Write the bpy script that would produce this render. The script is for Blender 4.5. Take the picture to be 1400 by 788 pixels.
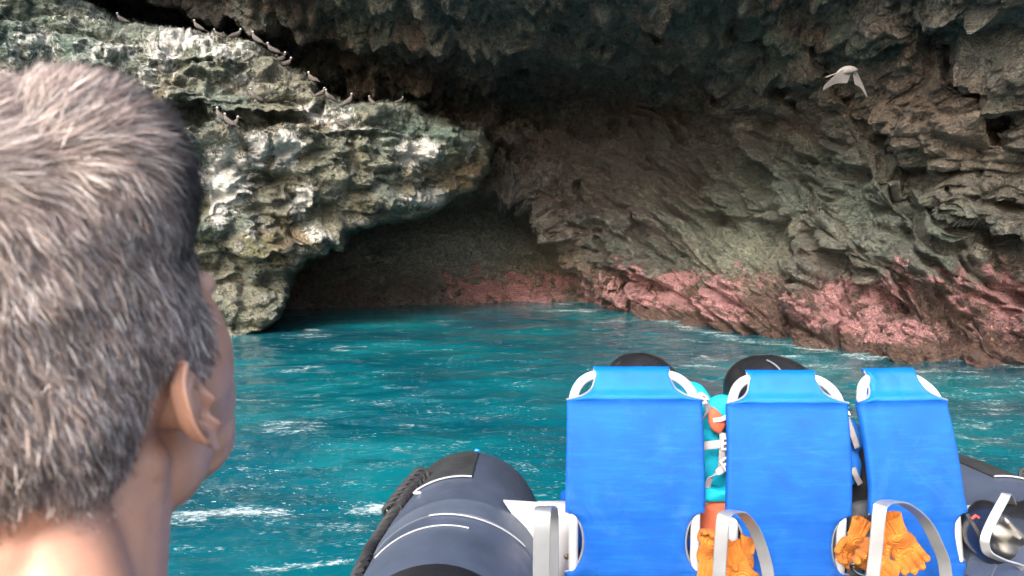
import bpy, bmesh, math, random
import numpy as np
from mathutils import Vector, Matrix, Euler
from mathutils.bvhtree import BVHTree

for o in list(bpy.data.objects):
    bpy.data.objects.remove(o)
S = bpy.context.scene
COL = S.collection
random.seed(7)
RNG = np.random.default_rng(11)

# ------------------------------------------------------------------ camera, sky, sun, exposure
CAMZ = 1.7
PITCH = math.atan(64 / 1000)
cd = bpy.data.cameras.new('camera')
cam = bpy.data.objects.new('camera', cd)
COL.objects.link(cam)
cam.location = (0, 0, CAMZ)
cam.rotation_euler = (math.pi / 2 - PITCH, 0, 0)
cd.sensor_width = 36
cd.lens = 36 * 1000 / 1400
cd.clip_start = 0.02
cd.clip_end = 500
cd.dof.use_dof = True
cd.dof.focus_distance = 7.0
cd.dof.aperture_fstop = 11.0
S.camera = cam

SUN_EL, SUN_AZ = 34, 203          # azimuth clockwise from +Y (the way the camera looks)
w = bpy.data.worlds.new('World')
S.world = w
w.use_nodes = True
wn = w.node_tree
wn.nodes.clear()
sk = wn.nodes.new('ShaderNodeTexSky')
sk.sky_type = 'NISHITA'
sk.sun_disc = False
sk.sun_elevation = math.radians(SUN_EL)
sk.sun_rotation = math.radians(SUN_AZ)
sk.air_density = 1.0
sk.dust_density = 4.0
sk.ozone_density = 0.6
bg = wn.nodes.new('ShaderNodeBackground')
bg.inputs['Strength'].default_value = 0.15
wo = wn.nodes.new('ShaderNodeOutputWorld')
wn.links.new(sk.outputs[0], bg.inputs[0])
wn.links.new(bg.outputs[0], wo.inputs[0])
sl = bpy.data.lights.new('sun', 'SUN')
sl.energy = 1.05
sl.angle = math.radians(15)
sl.color = (1.0, 0.975, 0.94)
sun = bpy.data.objects.new('sun', sl)
COL.objects.link(sun)
sd = Vector((math.sin(math.radians(SUN_AZ)) * math.cos(math.radians(SUN_EL)),
             math.cos(math.radians(SUN_AZ)) * math.cos(math.radians(SUN_EL)),
             math.sin(math.radians(SUN_EL))))
sun.rotation_euler = sd.to_track_quat('Z', 'Y').to_euler()
S.view_settings.view_transform = 'Standard'
S.view_settings.look = 'None'
S.view_settings.exposure = 2.1
S.view_settings.gamma = 1
S.render.engine = 'CYCLES'
S.cycles.max_bounces = 8
S.cycles.diffuse_bounces = 6

# ------------------------------------------------------------------ helpers
CP, SP = math.cos(PITCH), math.sin(PITCH)


def at(px, py, Y):
    """world point seen at photo pixel px,py at the distance Y ahead"""
    a, b = (px - 700) / 1000, -(py - 394) / 1000
    d = np.array([a, CP + b * SP, -SP + b * CP])
    d = d * (Y / d[1])
    return Vector((float(d[0]), float(d[1]), float(d[2] + CAMZ)))


def atg(U, V, Y):
    a = (U - 700) / 1000
    b = -(V - 394) / 1000
    dy = CP + b * SP
    dz = -SP + b * CP
    k = Y / dy
    return np.stack([a * k, dy * k, dz * k + CAMZ], -1)


_p = np.random.default_rng(3).permutation(256)
_P = np.concatenate([_p, _p, _p])
_g = np.random.default_rng(4).normal(size=(256, 3))
_g /= np.linalg.norm(_g, axis=1)[:, None]


def perlin(p):
    p = np.asarray(p, dtype=np.float64)
    i = np.floor(p).astype(int)
    f = p - i
    i &= 255
    u = f * f * f * (f * (f * 6 - 15) + 10)
    r = 0
    for a in (0, 1):
        wa = u[..., 0] if a else 1 - u[..., 0]
        for b in (0, 1):
            wb = u[..., 1] if b else 1 - u[..., 1]
            for c in (0, 1):
                wc = u[..., 2] if c else 1 - u[..., 2]
                h = _P[_P[_P[(i[..., 0] + a) & 255] + ((i[..., 1] + b) & 255)] + ((i[..., 2] + c) & 255)]
                g = _g[h]
                r = r + wa * wb * wc * (g[..., 0] * (f[..., 0] - a) + g[..., 1] * (f[..., 1] - b) + g[..., 2] * (f[..., 2] - c))
    return r * 1.6


def fbm(p, n=4, lac=2.03, gain=0.5):
    r, a = 0, 1
    for k in range(n):
        r = r + a * perlin(p * lac ** k + 17.3 * k)
        a *= gain
    return r


def ridged(p, n=4):
    r, a = 0, 1
    for k in range(n):
        r = r + a * (1 - 2 * np.abs(perlin(p * 2.07 ** k + 9.1 * k)))
        a *= 0.5
    return r


def worley(p):
    """F1, F2, random value of the nearest cell, tilt plane value"""
    p = np.asarray(p, dtype=np.float64)
    i = np.floor(p).astype(int)
    f1 = np.full(p.shape[:-1], 9.0)
    f2 = np.full(p.shape[:-1], 9.0)
    val = np.zeros(p.shape[:-1])
    tilt = np.zeros(p.shape[:-1])
    for a in (-1, 0, 1):
        for b in (-1, 0, 1):
            for c in (-1, 0, 1):
                ci = i + np.array([a, b, c])
                h = _P[_P[_P[ci[..., 0] & 255] + (ci[..., 1] & 255)] + (ci[..., 2] & 255)]
                off = _g[h] * 0.5 + 0.5
                d = p - (ci + off)
                D = np.sqrt((d * d).sum(-1))
                near = D < f1
                f2 = np.where(near, f1, np.minimum(f2, D))
                f1 = np.where(near, D, f1)
                val = np.where(near, h / 255.0, val)
                g = _g[_P[h + 7]]
                tilt = np.where(near, (d * g).sum(-1), tilt)
    return f1, f2, val, tilt


def sstep(a, b, x):
    t = np.clip((x - a) / (b - a), 0, 1)
    return t * t * (3 - 2 * t)


def polydist(U, V, pts, closed=False):
    """distance to a polyline, and side (+1 right of travel in image axes = cross>0)"""
    best = np.full(U.shape, 1e9)
    side = np.zeros(U.shape)
    n = len(pts)
    m = n if closed else n - 1
    for k in range(m):
        ax, ay = pts[k]
        bx, by = pts[(k + 1) % n]
        dx, dy = bx - ax, by - ay
        L = dx * dx + dy * dy + 1e-9
        t = np.clip(((U - ax) * dx + (V - ay) * dy) / L, 0, 1)
        ex, ey = U - (ax + t * dx), V - (ay + t * dy)
        D = np.hypot(ex, ey)
        cr = dx * (V - ay) - dy * (U - ax)
        nb = D < best - 1e-6
        side = np.where(nb, np.sign(cr), side)
        best = np.where(nb, D, best)
    return best, side


def inside(U, V, pts):
    ins = np.zeros(U.shape, bool)
    n = len(pts)
    for k in range(n):
        ax, ay = pts[k]
        bx, by = pts[(k + 1) % n]
        if ay == by:
            continue
        c = ((ay > V) != (by > V)) & (U < (bx - ax) * (V - ay) / (by - ay) + ax)
        ins ^= c
    return ins


def sdf(U, V, pts):
    d, _ = polydist(U, V, pts, True)
    return np.where(inside(U, V, pts), d, -d)


def catmull_axis(xs, ys, x):
    """monotone-ish cubic interpolation along the last axis of ys; x 1-D"""
    xs = np.asarray(xs, float)
    ys = np.asarray(ys, float)
    k = np.clip(np.searchsorted(xs, x) - 1, 0, len(xs) - 2)
    h = xs[k + 1] - xs[k]
    t = np.clip((x - xs[k]) / h, 0, 1)
    d = np.diff(ys, axis=-1) / np.diff(xs)
    m = np.zeros_like(ys)
    m[..., 1:-1] = 0.5 * (d[..., 1:] + d[..., :-1])
    m[..., 0] = d[..., 0]
    m[..., -1] = d[..., -1]
    t2, t3 = t * t, t * t * t
    return ((2 * t3 - 3 * t2 + 1) * ys[..., k] + (t3 - 2 * t2 + t) * h * m[..., k]
            + (-2 * t3 + 3 * t2) * ys[..., k + 1] + (t3 - t2) * h * m[..., k + 1])


def mesh_np(name, verts, faces, smooth=True):
    """verts (n,3), faces (m,k) equal sized"""
    me = bpy.data.meshes.new(name)
    verts = np.asarray(verts, np.float32)
    faces = np.asarray(faces, np.int32)
    k = faces.shape[1]
    me.vertices.add(len(verts))
    me.vertices.foreach_set('co', verts.ravel())
    me.loops.add(faces.size)
    me.loops.foreach_set('vertex_index', faces.ravel())
    me.polygons.add(len(faces))
    me.polygons.foreach_set('loop_start', np.arange(0, faces.size, k, dtype=np.int32))
    try:
        me.polygons.foreach_set('loop_total', np.full(len(faces), k, np.int32))
    except Exception:
        pass
    me.update(calc_edges=True)
    me.validate()
    if smooth:
        me.polygons.foreach_set('use_smooth', np.ones(len(me.polygons), bool))
    return me


def attr(me, name, arr):
    a = me.attributes.new(name, 'FLOAT', 'POINT')
    a.data.foreach_set('value', np.asarray(arr, np.float32).ravel())


def attr_col(me, name, arr):
    a = me.attributes.new(name, 'FLOAT_COLOR', 'POINT')
    c = np.concatenate([arr, np.ones((len(arr), 1))], 1).astype(np.float32)
    a.data.foreach_set('color', c.ravel())


def grid_faces(nr, nc, closed_c=False):
    r = np.arange(nr - 1)[:, None]
    c = np.arange(nc if closed_c else nc - 1)[None, :]
    c2 = (c + 1) % nc
    a = r * nc + c
    b = r * nc + c2
    d = (r + 1) * nc + c
    e = (r + 1) * nc + c2
    return np.stack([a, b, e, d], -1).reshape(-1, 4)


def tag(o, label=None, cat=None, group=None, kind=None):
    if label: o['label'] = label
    if cat: o['category'] = cat
    if group: o['group'] = group
    if kind: o['kind'] = kind
    return o


def link(name, me, mat=None, parent=None):
    o = bpy.data.objects.new(name, me)
    COL.objects.link(o)
    if mat:
        for m in (mat if isinstance(mat, (list, tuple)) else [mat]):
            me.materials.append(m)
    if parent: o.parent = parent
    return o


def empty(name, loc=(0, 0, 0), rz=0):
    o = bpy.data.objects.new(name, None)
    COL.objects.link(o)
    o.location = loc
    o.rotation_euler = (0, 0, rz)
    o.empty_display_size = 0.1
    return o


class MB:
    """collects shapes of one part"""
    def __init__(s):
        s.bm = bmesh.new()

    def box(s, c, size, rot=None, bev=0.0, seg=2):
        M = Matrix.Translation(Vector(c)) @ ((rot if rot else Matrix.Identity(3)).to_4x4()) @ Matrix.Diagonal((*size, 1))
        r = bmesh.ops.create_cube(s.bm, size=1, matrix=M)
        if bev:
            vs = set(r['verts'])
            es = [e for e in s.bm.edges if e.verts[0] in vs and e.verts[1] in vs]
            bmesh.ops.bevel(s.bm, geom=es, offset=bev, segments=seg, affect='EDGES', profile=0.5)
        return s

    def ell(s, c, r, rot=None, seg=24):
        M = Matrix.Translation(Vector(c)) @ ((rot if rot else Matrix.Identity(3)).to_4x4()) @ Matrix.Diagonal((*r, 1))
        bmesh.ops.create_uvsphere(s.bm, u_segments=seg, v_segments=seg // 2, radius=1, matrix=M)
        return s

    def sweep(s, pts, rad, n=12, closed=False, caps=True, flat=1.0, up=None):
        """round or flattened tube along points; rad number or list"""
        pts = [Vector(p) for p in pts]
        m = len(pts)
        rads = rad if isinstance(rad, (list, tuple)) else [rad] * m
        rings = []
        prev = None
        for i, p in enumerate(pts):
            if closed:
                t = pts[(i + 1) % m] - pts[i - 1]
            else:
                t = pts[min(i + 1, m - 1)] - pts[max(i - 1, 0)]
            if t.length < 1e-9: t = Vector((0, 0, 1))
            t.normalize()
            if prev is None:
                ref = Vector(up) if up is not None else (Vector((0, 0, 1)) if abs(t.z) < 0.9 else Vector((0, 1, 0)))
            else:
                ref = prev
            a = ref - t * ref.dot(t)
            if a.length < 1e-6: a = t.orthogonal()
            a.normalize()
            prev = a
            b = t.cross(a)
            rings.append([s.bm.verts.new(p + a * (math.cos(q) * rads[i] * flat) + b * (math.sin(q) * rads[i]))
                          for q in [2 * math.pi * k / n for k in range(n)]])
        R = range(m) if closed else range(m - 1)
        for i in R:
            A, B = rings[i], rings[(i + 1) % m]
            for k in range(n):
                s.bm.faces.new((A[k], A[(k + 1) % n], B[(k + 1) % n], B[k]))
        if caps and not closed:
            s.bm.faces.new(rings[0][::-1])
            s.bm.faces.new(rings[-1])
        return s

    def ribbon(s, pts, wdir, width, th):
        """flat bar: pts centre line, wdir width direction(s), thickness th"""
        pts = [Vector(p) for p in pts]
        m = len(pts)
        rings = []
        for i, p in enumerate(pts):
            t = (pts[min(i + 1, m - 1)] - pts[max(i - 1, 0)]).normalized()
            wv = Vector(wdir[i] if isinstance(wdir, list) else wdir)
            wv = (wv - t * wv.dot(t)).normalized()
            nv = t.cross(wv).normalized()
            hw, ht = width / 2, th / 2
            c = 0.3 * th
            pr = [(-hw, -ht + c), (-hw + c, -ht), (hw - c, -ht), (hw, -ht + c), (hw, ht - c), (hw - c, ht), (-hw + c, ht), (-hw, ht - c)]
            rings.append([s.bm.verts.new(p + wv * a + nv * b) for a, b in pr])
        for i in range(m - 1):
            A, B = rings[i], rings[i + 1]
            for k in range(8):
                s.bm.faces.new((A[k], A[(k + 1) % 8], B[(k + 1) % 8], B[k]))
        s.bm.faces.new(rings[0][::-1])
        s.bm.faces.new(rings[-1])
        return s

    def prism(s, pts, vec):
        a = [s.bm.verts.new(Vector(p)) for p in pts]
        b = [s.bm.verts.new(Vector(p) + Vector(vec)) for p in pts]
        n = len(a)
        s.bm.faces.new(a)
        s.bm.faces.new(b[::-1])
        for k in range(n):
            s.bm.faces.new((a[k], b[k], b[(k + 1) % n], a[(k + 1) % n]))
        return s

    def mesh(s, name, smooth=True):
        bmesh.ops.recalc_face_normals(s.bm, faces=s.bm.faces)
        me = bpy.data.meshes.new(name)
        s.bm.to_mesh(me)
        s.bm.free()
        if smooth:
            for p in me.polygons: p.use_smooth = True
            try:
                me.set_sharp_from_angle(angle=math.radians(40))
            except Exception:
                pass
        return me

    def build(s, name, mat, parent=None, smooth=True):
        return link(name, s.mesh(name, smooth), mat, parent)


def spline(pts, n=8):
    pts = [Vector(p) for p in pts]
    out = []
    m = len(pts)
    for i in range(m - 1):
        p0, p1, p2, p3 = pts[max(i - 1, 0)], pts[i], pts[i + 1], pts[min(i + 2, m - 1)]
        for k in range(n):
            t = k / n
            out.append(0.5 * ((2 * p1) + (p2 - p0) * t + (2 * p0 - 5 * p1 + 4 * p2 - p3) * t * t + (3 * p1 - p0 - 3 * p2 + p3) * t ** 3))
    out.append(pts[-1])
    return out


class Blobs:
    """many ellipsoids gathered quickly, to be fused into one skin"""
    def __init__(s):
        s.v, s.f, s.n = [], [], 0
        s.cache = {}

    def ell(s, c, r, rot=None, seg=16):
        if seg not in s.cache:
            bm = bmesh.new()
            bmesh.ops.create_icosphere(bm, subdivisions=(2 if seg <= 14 else 3), radius=1)
            s.cache[seg] = (np.array([v.co[:] for v in bm.verts]), np.array([[q.index for q in f.verts] for f in bm.faces]))
            bm.free()
        v, f = s.cache[seg]
        p = v * np.array(tuple(r))
        if rot is not None: p = p @ np.array(rot).T
        s.v.append(p + np.array(tuple(c)))
        s.f.append(f + s.n)
        s.n += len(v)
        return s

    def mesh(s, name, smooth=True):
        return mesh_np(name, np.concatenate(s.v), np.concatenate(s.f))


def fuse(name, mb, voxel, smooth=6, fac=0.5, noise=None):
    """union of all shapes in mb as one continuous skin"""
    me0 = mb.mesh(name, True)
    o = bpy.data.objects.new('fuse_tmp', me0)
    COL.objects.link(o)
    m = o.modifiers.new('r', 'REMESH')
    m.mode = 'VOXEL'
    m.voxel_size = voxel
    m.use_smooth_shade = True
    if smooth:
        sm = o.modifiers.new('s', 'SMOOTH')
        sm.factor = fac
        sm.iterations = smooth
    dg = bpy.context.evaluated_depsgraph_get()
    me = bpy.data.meshes.new_from_object(o.evaluated_get(dg))
    me.name = name
    bpy.data.objects.remove(o)
    bpy.data.meshes.remove(me0)
    for p in me.polygons: p.use_smooth = True
    return me


# ------------------------------------------------------------------ materials
def new_mat(name):
    m = bpy.data.materials.new(name)
    m.use_nodes = True
    nt = m.node_tree
    b = nt.nodes['Principled BSDF']
    return m, nt, b


def N(nt, t, **kw):
    n = nt.nodes.new(t)
    for k, v in kw.items():
        if hasattr(n, k) and k not in n.inputs:
            setattr(n, k, v)
        else:
            n.inputs[k].default_value = v
    return n


def ramp(nt, src, stops):
    r = nt.nodes.new('ShaderNodeValToRGB')
    while len(r.color_ramp.elements) < len(stops):
        r.color_ramp.elements.new(0.5)
    for e, (p, c) in zip(r.color_ramp.elements, stops):
        e.position = p
        e.color = (c, c, c, 1) if isinstance(c, (int, float)) else (*c, 1)
    nt.links.new(src, r.inputs[0])
    return r.outputs[0]


def mixc(nt, fac, a, b, mode='MIX'):
    m = nt.nodes.new('ShaderNodeMix')
    m.data_type = 'RGBA'
    m.blend_type = mode
    for sock, v in ((m.inputs[0], fac), (m.inputs[6], a), (m.inputs[7], b)):
        if hasattr(v, 'is_linked') or hasattr(v, 'links'):
            nt.links.new(v, sock)
        else:
            sock.default_value = v if isinstance(v, (int, float)) else (*v, 1)
    return m.outputs[2]


def mathn(nt, op, a, b=None, clamp=False):
    m = nt.nodes.new('ShaderNodeMath')
    m.operation = op
    m.use_clamp = clamp
    for k, v in ((0, a), (1, b)):
        if v is None: continue
        if isinstance(v, (int, float)):
            m.inputs[k].default_value = v
        else:
            nt.links.new(v, m.inputs[k])
    return m.outputs[0]


def noise_node(nt, scale, detail=5, rough=0.6, vec=None, dist=0.0):
    n = nt.nodes.new('ShaderNodeTexNoise')
    n.inputs['Scale'].default_value = scale
    n.inputs['Detail'].default_value = detail
    n.inputs['Roughness'].default_value = rough
    n.inputs['Distortion'].default_value = dist
    if vec is not None: nt.links.new(vec, n.inputs['Vector'])
    return n.outputs['Fac']


def simple(name, col, rough=0.5, metal=0.0, bump=0.0, bscale=200, var=0.15, vscale=8, spec=0.5, coat=0.0, sheen=0.0):
    m, nt, b = new_mat(name)
    tc = nt.nodes.new('ShaderNodeTexCoord')
    v = noise_node(nt, vscale, 5, 0.6, tc.outputs['Object'])
    dark = tuple(c * (1 - var) for c in col)
    lite = tuple(min(1, c * (1 + var)) for c in col)
    nt.links.new(mixc(nt, ramp(nt, v, [(0.3, 0.0), (0.7, 1.0)]), dark, lite), b.inputs['Base Color'])
    rv = mathn(nt, 'ADD', mathn(nt, 'MULTIPLY', noise_node(nt, vscale * 3, 4, 0.6, tc.outputs['Object']), 0.25), rough - 0.12)
    nt.links.new(rv, b.inputs['Roughness'])
    b.inputs['Metallic'].default_value = metal
    b.inputs['Specular IOR Level'].default_value = spec
    b.inputs['Coat Weight'].default_value = coat
    if sheen:
        b.inputs['Sheen Weight'].default_value = sheen
    if bump:
        bn = nt.nodes.new('ShaderNodeBump')
        bn.inputs['Strength'].default_value = bump
        bn.inputs['Distance'].default_value = 0.002
        nt.links.new(noise_node(nt, bscale, 4, 0.6, tc.outputs['Object']), bn.inputs['Height'])
        nt.links.new(bn.outputs[0], b.inputs['Normal'])
    return m


def rock_material(name):
    m, nt, b = new_mat(name)
    geo = nt.nodes.new('ShaderNodeNewGeometry')
    P = geo.outputs['Position']
    at_ = nt.nodes.new('ShaderNodeAttribute')
    at_.attribute_name = 'tint'
    gu = nt.nodes.new('ShaderNodeAttribute')
    gu.attribute_name = 'guano'
    pk = nt.nodes.new('ShaderNodeAttribute')
    pk.attribute_name = 'pink'
    n1 = noise_node(nt, 2.2, 8, 0.65, P, 0.4)
    n2 = noise_node(nt, 9.0, 8, 0.7, P, 0.3)
    n3 = noise_node(nt, 45.0, 5, 0.65, P)
    c = at_.outputs['Color']
    c = mixc(nt, 1.0, c, ramp(nt, n2, [(0.34, (0.34, 0.35, 0.36)), (0.5, (0.95, 0.95, 0.95)), (0.72, (1.5, 1.45, 1.35))]), 'MULTIPLY')
    c = mixc(nt, 1.0, c, ramp(nt, n3, [(0.36, (0.45, 0.45, 0.45)), (0.5, (1.0, 1.0, 1.0)), (0.66, (1.6, 1.6, 1.6))]), 'MULTIPLY')
    # encrusting pink algae, patchy
    pn = mathn(nt, 'ADD', pk.outputs['Fac'], mathn(nt, 'MULTIPLY', mathn(nt, 'SUBTRACT', n2, 0.5), 1.3))
    pn = mathn(nt, 'ADD', pn, mathn(nt, 'MULTIPLY', mathn(nt, 'SUBTRACT', n1, 0.5), 2.0))
    pf = ramp(nt, pn, [(0.50, 0.0), (0.68, 0.95)])
    pinkc = ramp(nt, n3, [(0.34, (0.14, 0.050, 0.042)), (0.50, (0.40, 0.185, 0.20)), (0.64, (0.66, 0.44, 0.42))])
    c = mixc(nt, pf, c, pinkc)
    # bird droppings: vertical runs
    mp = nt.nodes.new('ShaderNodeMapping')
    mp.inputs['Scale'].default_value = (6.5, 6.5, 0.9)
    nt.links.new(P, mp.inputs['Vector'])
    st = noise_node(nt, 1.6, 6, 0.7, mp.outputs[0], 0.6)
    gsum = mathn(nt, 'ADD', gu.outputs['Fac'], mathn(nt, 'MULTIPLY', mathn(nt, 'SUBTRACT', st, 0.5), 1.9))
    gsum = mathn(nt, 'ADD', gsum, mathn(nt, 'MULTIPLY', mathn(nt, 'SUBTRACT', n2, 0.5), 0.7))
    gf = ramp(nt, gsum, [(0.52, 0.0), (0.72, 1.0)])
    c = mixc(nt, gf, c, (0.62, 0.62, 0.60))
    nt.links.new(c, b.inputs['Base Color'])
    r = ramp(nt, n1, [(0.38, 0.20), (0.62, 0.68)])
    nt.links.new(mathn(nt, 'ADD', r, mathn(nt, 'MULTIPLY', gf, 0.25)), b.inputs['Roughness'])
    b.inputs['Specular IOR Level'].default_value = 0.6
    vor = nt.nodes.new('ShaderNodeTexVoronoi')
    vor.inputs['Scale'].default_value = 13
    vor.inputs['Randomness'].default_value = 1
    wv = nt.nodes.new('ShaderNodeMapping')
    wv.inputs['Scale'].default_value = (1, 1, 1.6)
    nt.links.new(P, wv.inputs['Vector'])
    dm = nt.nodes.new('ShaderNodeVectorMath')
    dm.operation = 'ADD'
    nn = nt.nodes.new('ShaderNodeTexNoise')
    nn.inputs['Scale'].default_value = 6
    nt.links.new(P, nn.inputs['Vector'])
    sc = nt.nodes.new('ShaderNodeVectorMath')
    sc.operation = 'SCALE'
    sc.inputs['Scale'].default_value = 0.25
    nt.links.new(nn.outputs['Color'], sc.inputs[0])
    nt.links.new(wv.outputs[0], dm.inputs[0])
    nt.links.new(sc.outputs[0], dm.inputs[1])
    nt.links.new(dm.outputs[0], vor.inputs['Vector'])
    hsum = mathn(nt, 'ADD', mathn(nt, 'MULTIPLY', n2, 0.9), mathn(nt, 'MULTIPLY', n3, 0.35))
    hsum = mathn(nt, 'ADD', hsum, mathn(nt, 'MULTIPLY', vor.outputs['Distance'], 0.35))
    bn = nt.nodes.new('ShaderNodeBump')
    bn.inputs['Strength'].default_value = 1.0
    bn.inputs['Distance'].default_value = 0.22
    nt.links.new(hsum, bn.inputs['Height'])
    nt.links.new(bn.outputs[0], b.inputs['Normal'])
    return m


# ------------------------------------------------------------------ cave rock
def axis_samples(segments):
    """list of (start, end, step)"""
    out = []
    for a, b, st in segments:
        n = max(1, int(round((b - a) / st)))
        out += list(np.linspace(a, b, n, endpoint=False))
    out.append(segments[-1][1])
    return np.array(out)


def rock_disp(P, wr, amp, saw_k=1.0, blk=(0.42, 0.15, 0.045), rough=1.0):
    """layered, blocky displacement in metres; wr = weight of the slanting beds"""
    P = P * np.array([1, 0.4, 1])
    x, y, z = P[..., 0], P[..., 1], P[..., 2]
    warp = fbm(P * 0.35, 3)
    warp2 = fbm(P * 1.1 + 31, 3)
    sl = z * 0.98 + x * 0.10 + 0.15 * y
    sr = z * 0.60 + x * 0.78 + 0.1 * y
    tl = x * 0.8 + y * 0.5
    tr = -z * 0.66 + x * 0.75 + 0.4 * y
    out = 0
    for per, a, seed in ((1.25, 0.50, 1.0), (0.52, 0.22, 5.0), (0.22, 0.10, 9.0)):
        for s_, t_, ww in ((sl, tl, 1 - wr), (sr, tr, wr)):
            q = (s_ + 0.55 * per * warp + 0.30 * per * warp2 * 1.4) / per
            f = q - np.floor(q)
            saw = np.where(f > 0.12, (f - 0.12) / 0.88, 1 - f / 0.12)     # gentle rise then sharp undercut
            m = perlin(np.stack([t_ / per * 0.45, s_ / per * 0.2, np.floor(q) * 3.7 + seed + 0 * q], -1))
            out = out + saw_k * ww * a * (saw - 0.45) * np.clip(0.65 + 1.3 * m, 0, 1.7)
    # loose blocks, squashed across the bedding
    for sc, a in zip((0.75, 1.8, 4.2, 9.5), blk):
        wp = np.stack([x, y, z], -1) + 0.22 / sc * np.stack([warp2, fbm(P * sc * 0.6 + 5, 2), fbm(P * sc * 0.6 + 50, 2)], -1)
        A = np.stack([wp[..., 0], wp[..., 1], wp[..., 2] * 1.35], -1)
        B = np.stack([wp[..., 0] * 0.75 - wp[..., 2] * 0.66, wp[..., 1], (wp[..., 0] * 0.62 + wp[..., 2] * 0.74) * 1.3], -1)
        Q = A * (1 - wr[..., None]) + B * wr[..., None]
        f1, f2, val, tilt = worley(Q * sc)
        edge = sstep(-0.05, 0.50, f2 - f1)
        out = out + a * (edge * (0.25 + 0.6 * val) + 0.40 * tilt * edge + 0.9 * (0.55 - f1) - 0.35)
    out = out + 0.16 * fbm(P * 0.8 + 70, 4) + rough * (0.10 * fbm(P * 2.6 + 15, 3) + 0.05 * ridged(P * 5.0, 3))
    return out * amp


def lattice(us, vs, tab, ug, vg):
    T = np.array(tab, float)
    r = catmull_axis(us, T, ug)              # rows x len(ug)
    return catmull_axis(vs, r.T, vg).T        # len(vg) x len(ug)


def soften(Y, n=9, it=3):
    for _ in range(it):
        for ax in (0, 1):
            Z = np.pad(Y, [(n, n) if a == ax else (0, 0) for a in (0, 1)], mode='edge')
            c = np.cumsum(Z, axis=ax)
            c = np.insert(c, 0, 0, axis=ax)
            L = Y.shape[ax]
            hi = np.take(c, np.arange(2 * n + 1, 2 * n + 1 + L), axis=ax)
            lo = np.take(c, np.arange(0, L), axis=ax)
            Y = (hi - lo) / (2 * n + 1)
    return Y


def scarp(U, V, Y, pts, amp, wid, flip=1, lip=0.35, lw=14):
    d, s = polydist(U, V, pts)
    # fade near polyline ends
    e0 = np.hypot(U - pts[0][0], V - pts[0][1])
    e1 = np.hypot(U - pts[-1][0], V - pts[-1][1])
    fade = sstep(0, 45, e0) * sstep(0, 45, e1)
    sd = d * s * flip
    deep = np.exp(-np.maximum(sd, 0) / wid) * sstep(-3, 9, sd)
    near = np.exp(-np.maximum(-sd, 0) / lw) * sstep(9, -3, sd)
    return Y + 0.8 * fade * (amp * deep - lip * amp * near)


UB = axis_samples([(-1300, -100, 24), (-100, 0, 5), (0, 350, 2.2), (350, 1400, 1.25), (1400, 1480, 4), (1480, 3000, 30)])
VB = axis_samples([(-1600, -200, 35), (-200, -10, 6), (-10, 505, 1.25), (505, 640, 8)])
us = [-1300, -400, 0, 200, 400, 600, 750, 900, 1050, 1200, 1400, 1800, 3000]
vs = [-1600, -500, -150, 0, 70, 140, 210, 290, 360, 425, 500, 640]
tabB = [  # first rows: unseen roof, drawn forward to shade the cave interior
    [8, 9, 10, 10, 9.5, 8, 7, 6.5, 6, 6, 6, 5, 3],
    [8, 10, 12, 12, 10.5, 9, 8.2, 7.6, 7.1, 6.7, 6.3, 5.2, 3],
    [9, 12, 15, 14, 12.4, 11.0, 10.2, 9.6, 9.2, 8.6, 7.5, 5.6, 3],
    [10, 13, 17, 16.8, 15, 13.2, 12.3, 11.4, 10.8, 9.9, 8.6, 6, 3.1],
    [10, 14, 18, 18.5, 17.4, 15.5, 14.8, 13.8, 12.0, 10.5, 9, 6.1, 3.1],
    [11, 15, 19, 19.5, 19.8, 19, 19.4, 17.4, 13.8, 11.4, 9.4, 6.2, 3.1],
    [11, 16, 19, 19.5, 19.5, 18.6, 18.8, 17.0, 13.7, 11.4, 9.5, 6.3, 3.1],
    [11, 16, 19, 19, 19, 18.2, 18.4, 16.4, 13.3, 11.3, 9.8, 6.3, 3.1],
    [11, 16, 18, 18, 18.4, 18.3, 18.7, 16.0, 12.9, 11.2, 10, 6.3, 3.2],
    [11, 15, 17, 17.3, 17.6, 18.2, 19.3, 15.8, 12.7, 11.1, 9.9, 6.3, 3.2],
    [11, 14, 16, 16.5, 17, 17.6, 18.5, 15.2, 12.3, 10.7, 9.7, 6.3, 3.2],
    [11, 14, 16, 16.5, 17, 17.6, 18.5, 15.2, 12.3, 10.7, 9.7, 6.3, 3.2]]
YB = lattice(us, vs, tabB, UB, VB)
U, V = np.meshgrid(UB, VB)
# wobble of the drawn lines so that no crease is a clean stroke
JU = 9 * fbm(np.stack([U / 60, V / 60, U * 0 + 3], -1), 3)
JV = 9 * fbm(np.stack([U / 60, V / 60, U * 0 + 8], -1), 3)
Uj, Vj = U + JU, V + JV
YB = scarp(Uj, Vj, YB, [(840, 40), (930, 92), (985, 150), (1012, 190), (1045, 240), (1062, 292)], 1.5, 60, flip=1)
YB = scarp(Uj, Vj, YB, [(1062, 292), (1112, 322), (1155, 355), (1200, 385), (1228, 412), (1232, 490)], 0.8, 26, flip=1)
YB = scarp(Uj, Vj, YB, [(1140, 60), (1185, 130), (1240, 205), (1300, 280), (1420, 335)], 0.9, 28, flip=1)
YB = scarp(Uj, Vj, YB, [(1085, 130), (1130, 205), (1190, 262), (1260, 335), (1340, 400), (1420, 445)], 0.5, 22, flip=1)
YB = scarp(Uj, Vj, YB, [(1230, 0), (1290, 60), (1350, 130), (1430, 190)], 0.7, 22, flip=1)
YB = scarp(Uj, Vj, YB, [(990, -20), (1040, 60), (1110, 120), (1150, 190)], 0.7, 28, flip=1)
YB = scarp(Uj, Vj, YB, [(420, 128), (520, 122), (620, 132), (700, 150), (775, 158)], 0.6, 20, flip=1)
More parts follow.
